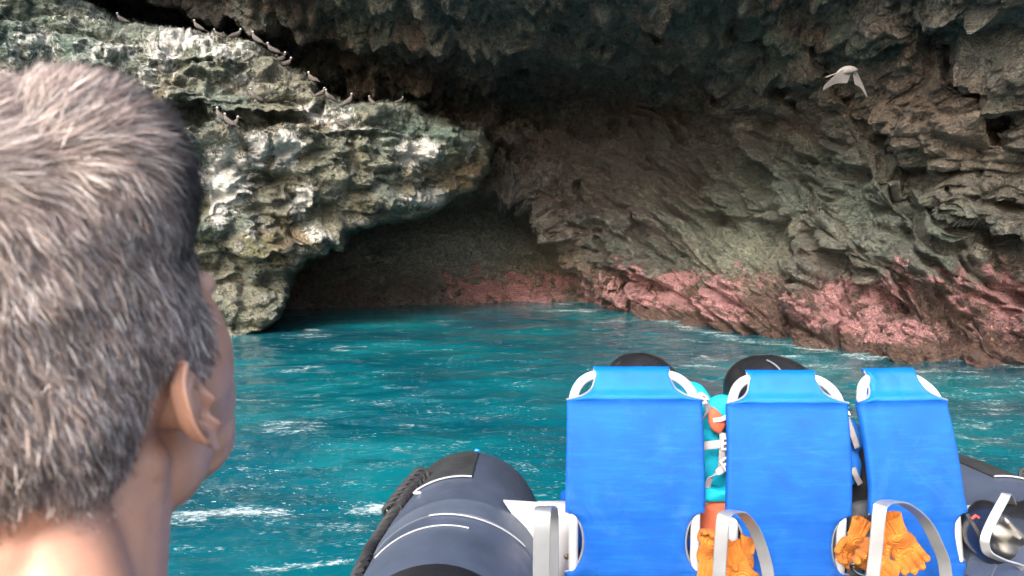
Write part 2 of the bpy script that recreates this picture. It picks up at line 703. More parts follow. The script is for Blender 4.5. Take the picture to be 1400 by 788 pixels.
YB = scarp(Uj, Vj, YB, [(120, -6), (330, 30), (460, 66), (560, 64), (660, 74), (740, 60)], 1.6, 26, flip=1)
YB = scarp(Uj, Vj, YB, [(640, 95), (740, 96), (810, 88), (880, 98), (950, 120)], 1.2, 34, flip=1)
YB = scarp(Uj, Vj, YB, [(520, 20), (640, 28), (760, 22), (880, 34), (960, 20)], 0.7, 16, flip=1)
YB = scarp(Uj, Vj, YB, [(880, 215), (905, 260), (940, 285), (1000, 300), (1062, 292)], 0.6, 18, flip=1)
YB = scarp(Uj, Vj, YB, [(855, 290), (865, 350), (880, 440)], 0.5, 16, flip=1)
YB = scarp(Uj, Vj, YB, [(935, 300), (945, 350), (925, 440)], 0.5, 16, flip=1)
CRACKS = [([(1000, 170), (1060, 215), (1110, 250), (1160, 300)], 6), ([(1100, 60), (1150, 110), (1180, 170), (1230, 215), (1250, 250)], 7),
          ([(1228, 380), (1236, 430), (1226, 470), (1222, 500)], 7), ([(1130, 290), (1170, 330), (1210, 370), (1260, 400), (1310, 455)], 6),
          ([(1190, 230), (1250, 290), (1300, 330), (1350, 390), (1400, 420)], 7), ([(1230, 200), (1290, 250), (1340, 270), (1420, 300)], 8),
          ([(870, 300), (876, 360), (896, 425)], 5), ([(700, 270), (755, 325), (800, 380), (835, 430)], 7), ([(790, 250), (815, 320), (850, 380), (870, 425)], 5),
          ([(925, 190), (945, 240), (960, 292), (990, 305)], 7), ([(870, 180), (895, 230), (930, 270)], 6), ([(1060, 110), (1100, 160), (1140, 190)], 6),
          ([(960, 120), (1010, 150), (1060, 200), (1100, 215)], 5), ([(1285, 400), (1300, 450), (1320, 500)], 5), ([(1270, 60), (1320, 120), (1350, 160), (1400, 200)], 7),
          ([(660, 200), (720, 215), (780, 205), (830, 230)], 5), ([(560, 90), (640, 84), (720, 100)], 5), ([(760, 40), (830, 56), (900, 60)], 5),
          ([(1000, 20), (1030, 70), (1085, 120)], 6), ([(1080, 330), (1084, 390), (1060, 470)], 4), ([(1150, 380), (1160, 430), (1150, 480)], 4),
          ([(1350, 330), (1375, 390), (1385, 470)], 6), ([(740, 170), (800, 180), (850, 170)], 6)]
for pts, wd in CRACKS:
    d_, _s = polydist(Uj, Vj, pts)
    YB = YB + 0.42 * np.exp(-(d_ / (1.3 * wd)) ** 2) * (YB / 14) * (0.6 + 0.8 * sstep(-0.3, 0.4, JU / 9))
# the low arch at the back
ARCH = [(250, 470), (385, 410), (470, 318), (560, 285), (650, 262), (705, 276), (745, 312), (780, 360), (812, 395), (850, 430), (850, 640), (250, 640)]
sa = sdf(U + 0.5 * JU, V + 0.5 * JV, ARCH)
recY = np.interp(VB, [240, 300, 345, 385, 412, 430, 640], [22.6, 22.4, 21.4, 20.2, 19.2, 18.5, 18.0])[:, None] + 1.7 * np.clip((U - 520) / 320, -0.3, 1.1)
inn = sstep(-2, 26, sa)
YB = YB * (1 - inn) + np.maximum(recY, YB) * inn
YB = np.where((sa < 0) & (sa > -16) & (V < 405), YB - 0.25 * (1 + sa / 16), YB)
PB = atg(U, V, YB)
PS = atg(U, V, soften(YB, 12))
dPu = np.gradient(PS, axis=1)
dPv = np.gradient(PS, axis=0)
nb = np.cross(dPu, dPv)
nb /= np.linalg.norm(nb, axis=-1)[..., None] + 1e-9
tocam = np.array([0, 0, CAMZ]) - PB
tocam /= np.linalg.norm(tocam, axis=-1)[..., None]
nb = np.where((nb * tocam).sum(-1)[..., None] < 0, -nb, nb)
gz = np.clip((nb * tocam).sum(-1), 0, 1)[..., None]
nd = nb * (0.45 + 0.5 * (1 - gz)) + tocam * (0.55 - 0.45 * (1 - gz))
nd /= np.linalg.norm(nd, axis=-1)[..., None]
wr = sstep(720, 980, U - 0.35 * (V - 200))
calm = (0.44 + 0.56 * sstep(0.25, 0.75, gz[..., 0])) * (1 - 0.62 * sstep(0, 30, sa))                                  # smoother, water-worn back wall
calm = calm * (1 - 0.45 * np.exp(-(((U - 1010) / 75) ** 2 + ((V - 350) / 60) ** 2)))
D = rock_disp(PB, wr, 1.0, 0.42, (0.60, 0.46, 0.20, 0.05)) * calm
D = np.where((sa > 0), np.minimum(D, 0.5), D)
fadefar = sstep(-900, -300, V) * 0 + 1
PB2 = PB + nd * (D * fadefar)[..., None]
meB = mesh_np('cave_wall', PB2.reshape(-1, 3), grid_faces(len(VB), len(UB)))
flat = PB2.reshape(-1, 3)
Uf, Vf = U.ravel(), V.ravel()
h = flat[:, 2]


def blob(u0, v0, ru, rv, Ua, Va):
    return np.exp(-(((Ua - u0) / ru) ** 2 + ((Va - v0) / rv) ** 2))


def cmix(a, b, f):
    return a * (1 - f[:, None]) + np.array(b) * f[:, None]


q1 = fbm(flat * 0.55 + 3, 4)
q2 = fbm(flat * 0.9 + 40, 4)
q3 = fbm(flat * 2.2 + 90, 3)
base = np.tile(np.array([0.135, 0.132, 0.120]), (len(flat), 1))
base = cmix(base, [0.105, 0.135, 0.115], sstep(-0.1, 0.5, q1))          # greenish grey
base = cmix(base, [0.165, 0.120, 0.100], sstep(0.0, 0.55, q2))           # brown
q4 = fbm(flat * 3.6 + 160, 3)
base = cmix(base, [0.25, 0.235, 0.20], 0.8 * sstep(0.15, 0.55, q3))
base = cmix(base, [0.055, 0.052, 0.050], 0.75 * sstep(0.15, 0.55, q4))       # pale chips
base = cmix(base, [0.085, 0.068, 0.066], 0.75 * np.clip(blob(790, 230, 190, 110, Uf, Vf) + 0.6 * q2 * blob(790, 230, 260, 160, Uf, Vf), 0, 1))  # central hollow darkened in the colour, standing in for its shade
base = cmix(base, [0.085, 0.080, 0.070], 0.6 * np.clip(blob(930, 220, 150, 80, Uf, Vf), 0, 1))  # painted shade carried on to the right
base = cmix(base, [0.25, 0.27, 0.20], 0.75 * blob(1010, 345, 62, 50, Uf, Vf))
base = cmix(base, [0.13, 0.165, 0.135], 0.7 * np.clip(blob(1180, 280, 170, 90, Uf, Vf), 0, 1))
base = cmix(base, [0.21, 0.165, 0.13], 0.75 * np.clip(blob(1330, 190, 110, 80, Uf, Vf) + blob(1200, 140, 80, 40, Uf, Vf), 0, 1))
base = cmix(base, [0.33, 0.33, 0.31], 0.7 * np.clip(blob(1370, 50, 60, 50, Uf, Vf), 0, 1))
base = cmix(base, [0.33, 0.37, 0.36], 0.9 * sstep(5, 40, sa.ravel()) * sstep(400, 350, Vf))  # blue-grey haze of the recess painted into the rock colour
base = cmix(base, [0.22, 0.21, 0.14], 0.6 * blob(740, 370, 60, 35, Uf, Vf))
# wet rusty foot of the wall
wet = sstep(1.5, 0.5, h + 0.35 * q3) * (1 - 0.7 * sstep(0, 30, sa.ravel()))
base = cmix(base, [0.12, 0.055, 0.042], 0.75 * wet)
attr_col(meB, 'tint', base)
top = np.where(Uf > 850, 1.15 + 0.75 * sstep(1050, 1350, Uf) * 0.3, 1.0)
pink = sstep(top + 0.35, top - 0.35, h + 0.35 * q3 + 0.2 * q1) * sstep(0.05, 0.35, h + 0.15 * q2)
pink = np.where(sa.ravel() > 4, np.clip(sstep(0.95, 0.55, h + 0.5 * q3 + 0.25 * q1) * 1.25, 0, 1), pink) * sstep(520, 680, Uf) * (0.75 + 0.45 * q1)
pink = np.maximum(pink, 0.55 * blob(1150, 400, 90, 30, Uf, Vf) * (0.7 + q2))
attr(meB, 'pink', np.clip(pink, 0, 1))
gB = 0.32 * blob(1385, 60, 40, 60, Uf, Vf) + 0.30 * blob(960, 330, 14, 40, Uf, Vf)
attr(meB, 'guano', gB)
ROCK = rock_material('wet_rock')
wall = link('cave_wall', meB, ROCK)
tag(wall, kind='structure')

# ---- the bright outcrop on the left, where the birds sit
UC = axis_samples([(-1700, -100, 26), (-100, 0, 6), (0, 700, 1.25), (700, 720, 10)])
VC = axis_samples([(-1000, -120, 26), (-120, -8, 6), (-8, 480, 1.2), (480, 640, 10)])
uc = [-1700, -800, -300, 0, 150, 300, 400, 500, 600, 720]
vc = [-1000, -300, 0, 60, 130, 200, 260, 330, 400, 470, 640]
tabC = [
    [6.5, 9, 11, 12, 12.6, 13, 13.4, 14, 15.5, 17.5],
    [6.5, 9, 11, 12.2, 12.8, 13.3, 13.7, 14.2, 15.8, 17.6],
    [6.5, 9, 11, 12.0, 12.8, 13.6, 14.0, 14.4, 16.0, 17.8],
    [6.5, 9, 11, 11.9, 12.6, 13.2, 13.9, 14.4, 16.0, 17.8],
    [6.5, 9, 11, 11.9, 12.4, 12.8, 13.4, 14.2, 15.9, 17.7],
    [6.5, 9, 11, 11.9, 12.4, 12.7, 13.2, 14.0, 15.7, 17.5],
    [6.5, 9, 11, 11.9, 12.4, 12.7, 13.2, 14.1, 15.8, 17.6],
    [6.5, 9, 11, 11.9, 12.4, 12.8, 13.5, 14.5, 16.2, 17.9],
    [6.5, 9, 11, 11.9, 12.5, 13.1, 13.7, 14.9, 16.4, 18],
    [6.5, 9, 11, 11.9, 12.4, 12.7, 13.6, 15.0, 16.4, 18],
    [6.5, 9, 11, 11.9, 12.3, 12.5, 13.4, 15.0, 16.4, 18]]
YC = lattice(uc, vc, tabC, UC, VC)
U, V = np.meshgrid(UC, VC)
JU = 9 * fbm(np.stack([U / 34, V / 34, U * 0 + 13], -1), 5)
JV = 9 * fbm(np.stack([U / 40, V / 40, U * 0 + 28], -1), 4)
OUT = [(-1700, -1000), (-250, -1000), (-60, -420), (40, -120), (92, -4), (135, 14), (160, 30), (215, 36), (270, 47), (325, 55), (352, 70), (388, 88),
       (425, 108), (446, 134), (478, 145), (520, 140), (560, 143), (610, 166), (655, 180), (672, 200), (668, 232), (645, 260), (600, 283), (560, 300),
       (522, 304), (490, 312), (474, 322), (468, 342), (452, 336), (440, 350), (418, 352), (404, 376), (392, 398), (384, 428), (358, 458), (330, 475),
       (300, 520), (280, 640), (-1700, 640)]
so = sdf(U + JU * 0.7, V + JV * 0.7, OUT)
rnd = 15.0
t = np.clip(1 - so / rnd, 0, 1)
YC = YC + 0.9 * (1 - np.sqrt(np.clip(1 - t * t, 0, 1)))
YC = np.where(so < 0, YC + 6.0 * sstep(0, -7, so), YC)
Uj, Vj = U + JU, V + JV
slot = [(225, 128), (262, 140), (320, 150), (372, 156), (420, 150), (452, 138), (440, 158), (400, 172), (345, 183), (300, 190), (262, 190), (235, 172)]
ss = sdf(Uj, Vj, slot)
YC = YC + 0.75 * sstep(-8, 24, ss + 4 * JU / 7) - 0.30 * np.exp(-np.abs(np.minimum(ss, 0)) / 10) * (ss < 0)
YC = scarp(Uj, Vj, YC, [(285, 330), (335, 346), (395, 344), (430, 350), (460, 336)], 0.8, 24, flip=1)
YC = scarp(Uj, Vj, YC, [(228, 110), (275, 92), (300, 100), (330, 88)], 0.45, 14, flip=1)
YC = scarp(Uj, Vj, YC, [(300, 258), (345, 250), (400, 232), (450, 215), (500, 205)], 0.4, 16, flip=1)
YC = scarp(Uj, Vj, YC, [(420, 175), (440, 215), (470, 250), (520, 270)], 0.45, 16, flip=-1)
YC = scarp(Uj, Vj, YC, [(300, 300), (380, 292), (440, 300), (470, 290)], 0.4, 14, flip=1)
for pts, a_, w_ in (([(150, 70), (230, 84), (300, 78), (360, 96)], .35, 12), ([(320, 215), (380, 205), (430, 190)], .35, 12), ([(440, 178), (520, 176), (600, 190), (650, 205)], .40, 12),
                    ([(300, 235), (350, 228), (395, 236)], .3, 10), ([(450, 250), (520, 244), (580, 250), (630, 240)], .35, 12), ([(330, 275), (390, 262), (440, 268)], .3, 10),
                    ([(480, 160), (490, 200), (484, 240)], .3, 10), ([(380, 195), (372, 240), (388, 290)], .3, 10), ([(560, 150), (552, 200), (566, 240)], .3, 10)):
    YC = scarp(Uj, Vj, YC, pts, a_, w_, flip=1)
PC = atg(U, V, YC)
PS = atg(U, V, soften(np.where(so < 0, YC - 6.0 * sstep(0, -7, so), YC), 12))
dPu = np.gradient(PS, axis=1)
dPv = np.gradient(PS, axis=0)
nc = np.cross(dPu, dPv)
nc /= np.linalg.norm(nc, axis=-1)[..., None] + 1e-9
tocam = np.array([0, 0, CAMZ]) - PC
tocam /= np.linalg.norm(tocam, axis=-1)[..., None]
nc = np.where((nc * tocam).sum(-1)[..., None] < 0, -nc, nc)
nd = nc * 0.4 + tocam * 0.6
nd /= np.linalg.norm(nd, axis=-1)[..., None]
D = rock_disp(PC + 55, np.zeros_like(U), 0.90, 0.75, (0.50, 0.30, 0.11, 0.028), 0.9)
D = D * (0.45 + 0.55 * sstep(-2, 22, so))
PC2 = PC + nd * D[..., None]
fc = grid_faces(len(VC), len(UC))
sof = so.ravel()
keep = (sof[fc].max(1) > -12)
fc = fc[keep]
used = np.unique(fc)
remap = -np.ones(len(sof), int)
remap[used] = np.arange(len(used))
flat = PC2.reshape(-1, 3)[used]
meC = mesh_np('rock_outcrop', flat, remap[fc])
Uf, Vf = U.ravel()[used], V.ravel()[used]
q1 = fbm(flat * 0.7 + 13, 4)
q2 = fbm(flat * 1.3 + 60, 4)
q3 = fbm(flat * 2.6 + 99, 3)
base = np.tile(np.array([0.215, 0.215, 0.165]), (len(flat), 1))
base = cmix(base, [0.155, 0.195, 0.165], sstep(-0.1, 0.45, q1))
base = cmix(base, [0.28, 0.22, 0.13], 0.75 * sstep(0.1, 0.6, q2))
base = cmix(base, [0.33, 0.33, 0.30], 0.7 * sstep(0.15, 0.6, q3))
base = cmix(base, [0.13, 0.21, 0.18], 0.75 * np.clip(blob(60, 50, 180, 70, Uf, Vf) + blob(560, 180, 110, 40, Uf, Vf), 0, 1))
base = cmix(base, [0.30, 0.20, 0.11], 0.6 * np.clip(blob(640, 235, 40, 30, Uf, Vf) + blob(400, 325, 40, 16, Uf, Vf) + blob(430, 165, 60, 12, Uf, Vf) + blob(380, 350, 20, 10, Uf, Vf), 0, 1))
base = cmix(base, [0.10, 0.13, 0.06], 0.6 * sstep(0.15, 0.5, q2) * sstep(240, 330, Vf))
base = cmix(base, [0.13, 0.15, 0.13], 0.8 * sstep(-2, 9, ss.ravel()[used]))  # shade of the slot painted into the tint
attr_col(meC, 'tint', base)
attr(meC, 'pink', np.zeros(len(flat)))
gu = np.zeros(len(flat))
for (a, b, ra, rb, s_) in [(225, 65, 34, 40, 0.55), (150, 70, 90, 40, 0.40), (40, 60, 60, 60, 0.42), (20, 110, 60, 40, 0.5), (250, 50, 60, 16, 0.6), (310, 70, 50, 18, 0.48),
                           (310, 245, 34, 44, 0.82), (352, 208, 18, 34, 0.62), (392, 205, 24, 30, 0.66), (300, 280, 18, 40, 0.6), (415, 275, 20, 36, 0.55), (432, 150, 22, 14, 0.8),
                           (470, 165, 30, 30, 0.5), (565, 210, 34, 26, 0.62), (582, 272, 32, 12, 0.85), (640, 205, 16, 18, 0.45), (430, 318, 22, 12, 0.5), (345, 315, 12, 24, 0.45),
                           (500, 180, 60, 26, 0.34), (330, 110, 40, 22, 0.38), (200, 105, 40, 30, 0.40), (100, 20, 60, 20, 0.38)]:
    gu = np.maximum(gu, 1.55 * s_ * blob(a, b, ra * 1.15, rb * 1.15, Uf, Vf))
attr(meC, 'guano', gu)
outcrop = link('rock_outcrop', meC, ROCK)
tag(outcrop, kind='structure')

# ------------------------------------------------------------------ water
xs = axis_samples([(-60, -12, 2.0), (-12, -3, 0.16), (-3, 4, 0.05), (4, 12, 0.13), (12, 60, 2.0)])
ys = axis_samples([(-60, -3, 2.5), (-3, 1.5, 0.3), (1.5, 8, 0.05), (8, 23, 0.10), (23, 60, 2.5)])
X, Yw = np.meshgrid(xs, ys)
p2 = np.stack([X, Yw, X * 0], -1)
wv = 0.038 * fbm(p2 * np.array([0.55, 0.7, 1]), 2) + 0.014 * fbm(p2 * np.array([1.5, 2.2, 1]) + 7, 3) + 0.004 * ridged(p2 * np.array([3.2, 5.0, 1]) + 21, 3)
wv *= sstep(60, 25, np.hypot(X, Yw))
PW = np.stack([X, Yw, wv], -1)
mW = mesh_np('water', PW.reshape(-1, 3), grid_faces(len(ys), len(xs)))


def shore(px, py):
    p = at(px, py, 1.0)
    k = CAMZ / (CAMZ - p.z)
    return (p.x * k, k)


fo = np.zeros(X.shape)
line = [shore(*q) for q in [(300, 475), (345, 462), (372, 442), (388, 430), (440, 427), (500, 424), (580, 422), (650, 420), (740, 418), (820, 412), (840, 420), (872, 428), (910, 440), (950, 452),
                            (1010, 464), (1060, 470), (1120, 479), (1190, 489), (1240, 478), (1290, 488), (1340, 494), (1400, 503)]]
dl, _ = polydist(X, Yw, line)
fo = 0.16 * np.exp(-(dl / 0.28) ** 2) + 0.30 * np.exp(-(dl / 0.9) ** 2) * sstep(-1, 2, X)


def spot(px, py, rx, ry, a, ang=0.0):
    cx, cy = shore(px, py)
    dx, dy = X - cx, Yw - cy
    c_, s_ = math.cos(ang), math.sin(ang)
    return a * np.exp(-(((dx * c_ + dy * s_) / rx) ** 2 + ((-dx * s_ + dy * c_) / ry) ** 2))


for q in [(305, 700, .55, .12, .62, .1), (250, 712, .3, .10, .6), (395, 585, .45, .40, .52, .3), (520, 690, .34, .16, .62, .25), (470, 720, .35, .12, .5, -.3), (455, 770, .35, .06, .55, .2),
          (520, 745, .3, .10, .45), (350, 545, .5, .12, .5, .2), (430, 460, 1.0, .5, .42), (560, 440, 1.3, .5, .34), (400, 505, .9, .35, .42), (480, 478, .9, .5, .38),
          (780, 425, 1.4, .6, .50), (840, 440, 1.2, .5, .46), (1130, 500, .6, .3, .58), (1270, 510, .8, .25, .5), (1060, 490, .9, .2, .5), (980, 490, .7, .3, .5), (1230, 490, .5, .3, .65),
          (1380, 560, .5, .2, .4), (1350, 600, .4, .12, .45), (960, 500, .5, .3, .45), (370, 780, .3, .05, .4), (430, 452, .4, .5, .5), (1360, 530, .7, .3, .36), (640, 555, .6, .4, .18)]:
    fo = np.maximum(fo, spot(*q))
fo = np.maximum(fo, 0.20 + 0.06 * sstep(0, 3, X))
attr(mW, 'foam', fo)
m, nt, b = new_mat('sea_water')
geo = nt.nodes.new('ShaderNodeNewGeometry')
P = geo.outputs['Position']
big = noise_node(nt, 0.35, 3, 0.5, P, 0.5)
c = ramp(nt, big, [(0.30, (0.0, 0.038, 0.064)), (0.50, (0.001, 0.072, 0.098)), (0.72, (0.002, 0.128, 0.148))])
# pale sand bottom showing through in places
med = noise_node(nt, 1.6, 4, 0.6, P, 0.8)
c = mixc(nt, ramp(nt, med, [(0.45, 0.0), (0.75, 0.35)]), c, (0.003, 0.12, 0.145))
fa = nt.nodes.new('ShaderNodeAttribute')
fa.attribute_name = 'foam'
mp = nt.nodes.new('ShaderNodeMapping')
mp.inputs['Scale'].default_value = (0.8, 1.5, 1)
nt.links.new(P, mp.inputs['Vector'])
f1 = noise_node(nt, 9.0, 6, 0.72, mp.outputs[0], 1.2)
f2 = noise_node(nt, 3.0, 4, 0.6, mp.outputs[0], 0.5)
# thin lace of foam: ridges of a warped noise
lace = mathn(nt, 'SUBTRACT', 1.0, mathn(nt, 'MULTIPLY', mathn(nt, 'ABSOLUTE', mathn(nt, 'SUBTRACT', f1, 0.5)), 7.0), True)
f3 = noise_node(nt, 26.0, 4, 0.6, mp.outputs[0], 0.4)
fs = mathn(nt, 'ADD', fa.outputs['Fac'], mathn(nt, 'MULTIPLY', mathn(nt, 'SUBTRACT', f2, 0.5), 1.1))
fs = mathn(nt, 'ADD', fs, mathn(nt, 'MULTIPLY', lace, 0.33))
fs = mathn(nt, 'ADD', fs, mathn(nt, 'MULTIPLY', mathn(nt, 'SUBTRACT', f3, 0.5), 0.9))
ff = ramp(nt, fs, [(0.62, 0.0), (1.0, 0.80)])
f4 = noise_node(nt, 34.0, 3, 0.5, mp.outputs[0], 0.3)
spk = mathn(nt, 'MULTIPLY', ramp(nt, f4, [(0.66, 0.0), (0.72, 0.9)]), ramp(nt, noise_node(nt, 1.3, 4, 0.6, P, 0.6), [(0.50, 0.0), (0.62, 1.0)]))  # white specks: foam flecks and sky glints painted into the water colour
ff = mathn(nt, 'MAXIMUM', ff, spk)
milky = ramp(nt, mathn(nt, 'ADD', fa.outputs['Fac'], mathn(nt, 'MULTIPLY', mathn(nt, 'SUBTRACT', f2, 0.5), 0.8)), [(0.35, 0.0), (0.8, 0.5)])
c = mixc(nt, milky, c, (0.05, 0.22, 0.24))
c = mixc(nt, ff, c, (0.62, 0.70, 0.72))
nt.links.new(c, b.inputs['Base Color'])
nt.links.new(mathn(nt, 'ADD', mathn(nt, 'MULTIPLY', ff, 0.5), 0.06), b.inputs['Roughness'])
b.inputs['IOR'].default_value = 1.33
bn = nt.nodes.new('ShaderNodeBump')
bn.inputs['Strength'].default_value = 0.30
bn.inputs['Distance'].default_value = 0.05
mp2 = nt.nodes.new('ShaderNodeMapping')
mp2.inputs['Scale'].default_value = (0.95, 1.15, 1)
nt.links.new(P, mp2.inputs['Vector'])
hh = mathn(nt, 'ADD', noise_node(nt, 3.2, 3, 0.45, mp2.outputs[0], 0.3), mathn(nt, 'MULTIPLY', ff, 0.12))
nt.links.new(hh, bn.inputs['Height'])
nt.links.new(bn.outputs[0], b.inputs['Normal'])
water = link('water', mW, m)
tag(water, kind='structure')

# ------------------------------------------------------------------ materials of the boat
M_ALU = simple('brushed_aluminium', (0.40, 0.42, 0.45), 0.38, 0.7, 0.15, 300, 0.06)
M_WALU = simple('pale_anodised_aluminium', (0.60, 0.61, 0.63), 0.38, 0.35, 0.1, 300, 0.05)
M_BLACK = simple('black_plastic', (0.012, 0.013, 0.016), 0.30, 0, 0.1, 60, 0.3, 5, 0.5, 0.3)
M_BLKCLOTH = simple('black_webbing', (0.014, 0.014, 0.016), 0.75, 0, 0.6, 260, 0.4, 20)
M_HYP = simple('slate_blue_rubber', (0.046, 0.060, 0.092), 0.45, 0, 0.25, 90, 0.25, 4, 0.5)
M_HYP2 = simple('slate_rubber_band', (0.058, 0.074, 0.105), 0.5, 0, 0.3, 120, 0.2, 6)
M_PAD = simple('black_grip_pad', (0.016, 0.018, 0.019), 0.7, 0, 1.0, 160, 0.5, 14)
M_WHITE = simple('white_seam', (0.26, 0.27, 0.30), 0.5, 0, 0.2, 100, 0.1)
M_DECK = simple('grey_deck', (0.20, 0.21, 0.22), 0.6, 0, 0.8, 180, 0.2)
M_PIPE = simple('grey_piping', (0.16, 0.16, 0.18), 0.6, 0, 0.3, 200, 0.2)
M_RUST = simple('rusty_steel', (0.25, 0.19, 0.12), 0.5, 0.6)


def cloth_mat(name, dark, lite, scale=420.0, rough=0.62, sheen=0.0, wearc=None):
    m, nt, b = new_mat(name)
    tc = nt.nodes.new('ShaderNodeTexCoord')
    v = noise_node(nt, 5, 5, 0.6, tc.outputs['Object'])
    c = mixc(nt, ramp(nt, v, [(0.35, 0.0), (0.65, 1.0)]), dark, lite)
    if wearc:
        mpw = nt.nodes.new('ShaderNodeMapping')
        mpw.inputs['Scale'].default_value = (6, 6, 60)
        nt.links.new(tc.outputs['Object'], mpw.inputs['Vector'])
        wz = noise_node(nt, 1.0, 6, 0.7, mpw.outputs[0])
        c = mixc(nt, ramp(nt, wz, [(0.50, 0.0), (0.80, 0.6)]), c, wearc)
        gp_ = nt.nodes.new('ShaderNodeNewGeometry')
        st_ = noise_node(nt, 3.5, 7, 0.7, gp_.outputs['Position'], 1.0)
        c = mixc(nt, ramp(nt, st_, [(0.54, 0.0), (0.74, 0.16)]), c, (0.10, 0.28, 0.55))
        c = mixc(nt, ramp(nt, st_, [(0.30, 0.35), (0.42, 0.0)]), c, (0.002, 0.035, 0.20))
    nt.links.new(c, b.inputs['Base Color'])
    b.inputs['Roughness'].default_value = rough
    b.inputs['Sheen Weight'].default_value = sheen
    b.inputs['Specular IOR Level'].default_value = 0.3
    w1 = nt.nodes.new('ShaderNodeTexWave')
    w1.bands_direction = 'X'
    w1.inputs['Scale'].default_value = scale
    w2 = nt.nodes.new('ShaderNodeTexWave')
    w2.bands_direction = 'Z'
    w2.inputs['Scale'].default_value = scale
    nt.links.new(tc.outputs['Object'], w1.inputs['Vector'])
    nt.links.new(tc.outputs['Object'], w2.inputs['Vector'])
    hs = mathn(nt, 'ADD', w1.outputs['Fac'], w2.outputs['Fac'])
    hs = mathn(nt, 'ADD', mathn(nt, 'MULTIPLY', hs, 0.25), mathn(nt, 'MULTIPLY', noise_node(nt, 7, 5, 0.55, nt.nodes.new('ShaderNodeNewGeometry').outputs['Position'], 0.6), 7.0))
    bn = nt.nodes.new('ShaderNodeBump')
    bn.inputs['Strength'].default_value = 0.5
    bn.inputs['Distance'].default_value = 0.002
    nt.links.new(hs, bn.inputs['Height'])
    nt.links.new(bn.outputs[0], b.inputs['Normal'])
    return m


M_BLUE = cloth_mat('blue_mesh_fabric', (0.001, 0.064, 0.32), (0.002, 0.088, 0.40), 420, 0.6, 0.0, (0.006, 0.16, 0.50))
M_BLUE_SKYLIT = cloth_mat('blue_fabric_skylit', (0.001, 0.095, 0.38), (0.002, 0.130, 0.47), 420, 0.36, 0.0)  # same fabric as the backs, sky light painted in as lighter blue
M_TURQ = cloth_mat('turquoise_nylon', (0.0, 0.30, 0.48), (0.01, 0.42, 0.60), 500, 0.5)
M_ROYAL = cloth_mat('royal_blue_nylon', (0.01, 0.13, 0.55), (0.02, 0.20, 0.70), 500, 0.5)
M_CORAL = cloth_mat('coral_fabric', (0.42, 0.085, 0.045), (0.52, 0.12, 0.06), 400, 0.7)
M_WEB = simple('grey_webbing', (0.27, 0.26, 0.28), 0.7, 0, 0.8, 300, 0.15, 40)
M_BUCKLE = simple('white_buckle', (0.55, 0.56, 0.58), 0.35, 0, 0.1, 100, 0.1)

# ------------------------------------------------------------------ inflatable boat
boat = empty('inflatable_boat', (0.8, 0.5, 0))
tag(boat, 'inflatable boat with slate blue side tubes and black grip pads on the turquoise water', 'boat')
BO = Vector((0.8, 0.5, 0))


def tube_mesh(cx, side):
    """side tube along Y with a rounded stern end"""
    r0 = 0.30
    prof = [(-1.6, r0), (-0.5, r0), (0.6, r0), (1.6, r0), (2.2, r0), (2.6, r0 * 0.995), (2.85, r0 * 0.985)]
    for k in range(1, 13):
        a = k / 12 * math.pi / 2
        prof.append((2.85 + 0.50 * math.sin(a), r0 * 0.985 * max(0.02, math.cos(a) ** 0.85)))
    n = 64
    vs = []
    ys_, rs_ = zip(*prof)
    for y, r in prof:
        for k in range(n):
            q = 2 * math.pi * k / n
            vs.append((cx(y) + r * math.cos(q), y, 0.53 + r * math.sin(q)))
    vs.append((cx(3.36), 3.355, 0.53))
    fs = grid_faces(len(prof), n, True).tolist()
    base = (len(prof) - 1) * n
    me = bpy.data.meshes.new('side_tube')
    me.from_pydata(vs, [], fs + [(base + (k + 1) % n, base + k, len(vs) - 1) for k in range(n)])
    for p in me.polygons: p.use_smooth = True
    me.transform(Matrix.Translation(-BO))
    return me


cxL = lambda y: -0.17 - 0.03 * max(0, 3.0 - y)
cxR = lambda y: 1.80 + 0.05 * max(0, 2.9 - y)


def trad(y):
    if y <= 2.85: return 0.30 - 0.005 * max(0, (y - 2.2))
    return 0.2955 * max(0.02, math.cos(math.asin(min(1, (y - 2.85) / 0.5))) ** 0.85)


def wrap(cx, y0, y1, a0, a1, off, ny=10, na=24, edge=None):
    """patch lying on the tube between y0..y1 and angles a0..a1 (degrees, 90 = top)"""
    bm = bmesh.new()
    for layer, o_ in ((0, off), (1, -0.004)):
        g = []
        for i in range(ny + 1):
            row = []
            for j in range(na + 1):
                f = j / na
                a = math.radians(a0 + (a1 - a0) * f)
                lo, hi = (y0(f) if callable(y0) else y0), (y1(f) if callable(y1) else y1)
                y = lo + (hi - lo) * i / ny
                r = trad(y) + o_
                row.append(bm.verts.new(Vector((cx(y) + r * math.cos(a), y, 0.53 + r * math.sin(a))) - BO))
            g.append(row)
        for i in range(ny):
            for j in range(na):
                bm.faces.new((g[i][j], g[i][j + 1], g[i + 1][j + 1], g[i + 1][j]))
        if layer == 0: top_ = g
    bot = g
    ring = lambda G: [G[0][j] for j in range(na + 1)] + [G[i][na] for i in range(1, ny + 1)] + [G[ny][j] for j in range(na - 1, -1, -1)] + [G[i][0] for i in range(ny - 1, 0, -1)]
    A, B = ring(top_), ring(bot)
    for k in range(len(A)):
        bm.faces.new((A[k], A[(k + 1) % len(A)], B[(k + 1) % len(A)], B[k]))
    bmesh.ops.recalc_face_normals(bm, faces=bm.faces)
    me = bpy.data.meshes.new('patch')
    bm.to_mesh(me)
    bm.free()
    for p in me.polygons: p.use_smooth = True
    try: me.set_sharp_from_angle(angle=math.radians(40))
    except Exception: pass
    return me


def on_tube(cx, y, adeg, off=0.0):
    a = math.radians(adeg)
    r = trad(y) + off
    return Vector((cx(y) + r * math.cos(a), y, 0.53 + r * math.sin(a))) - BO


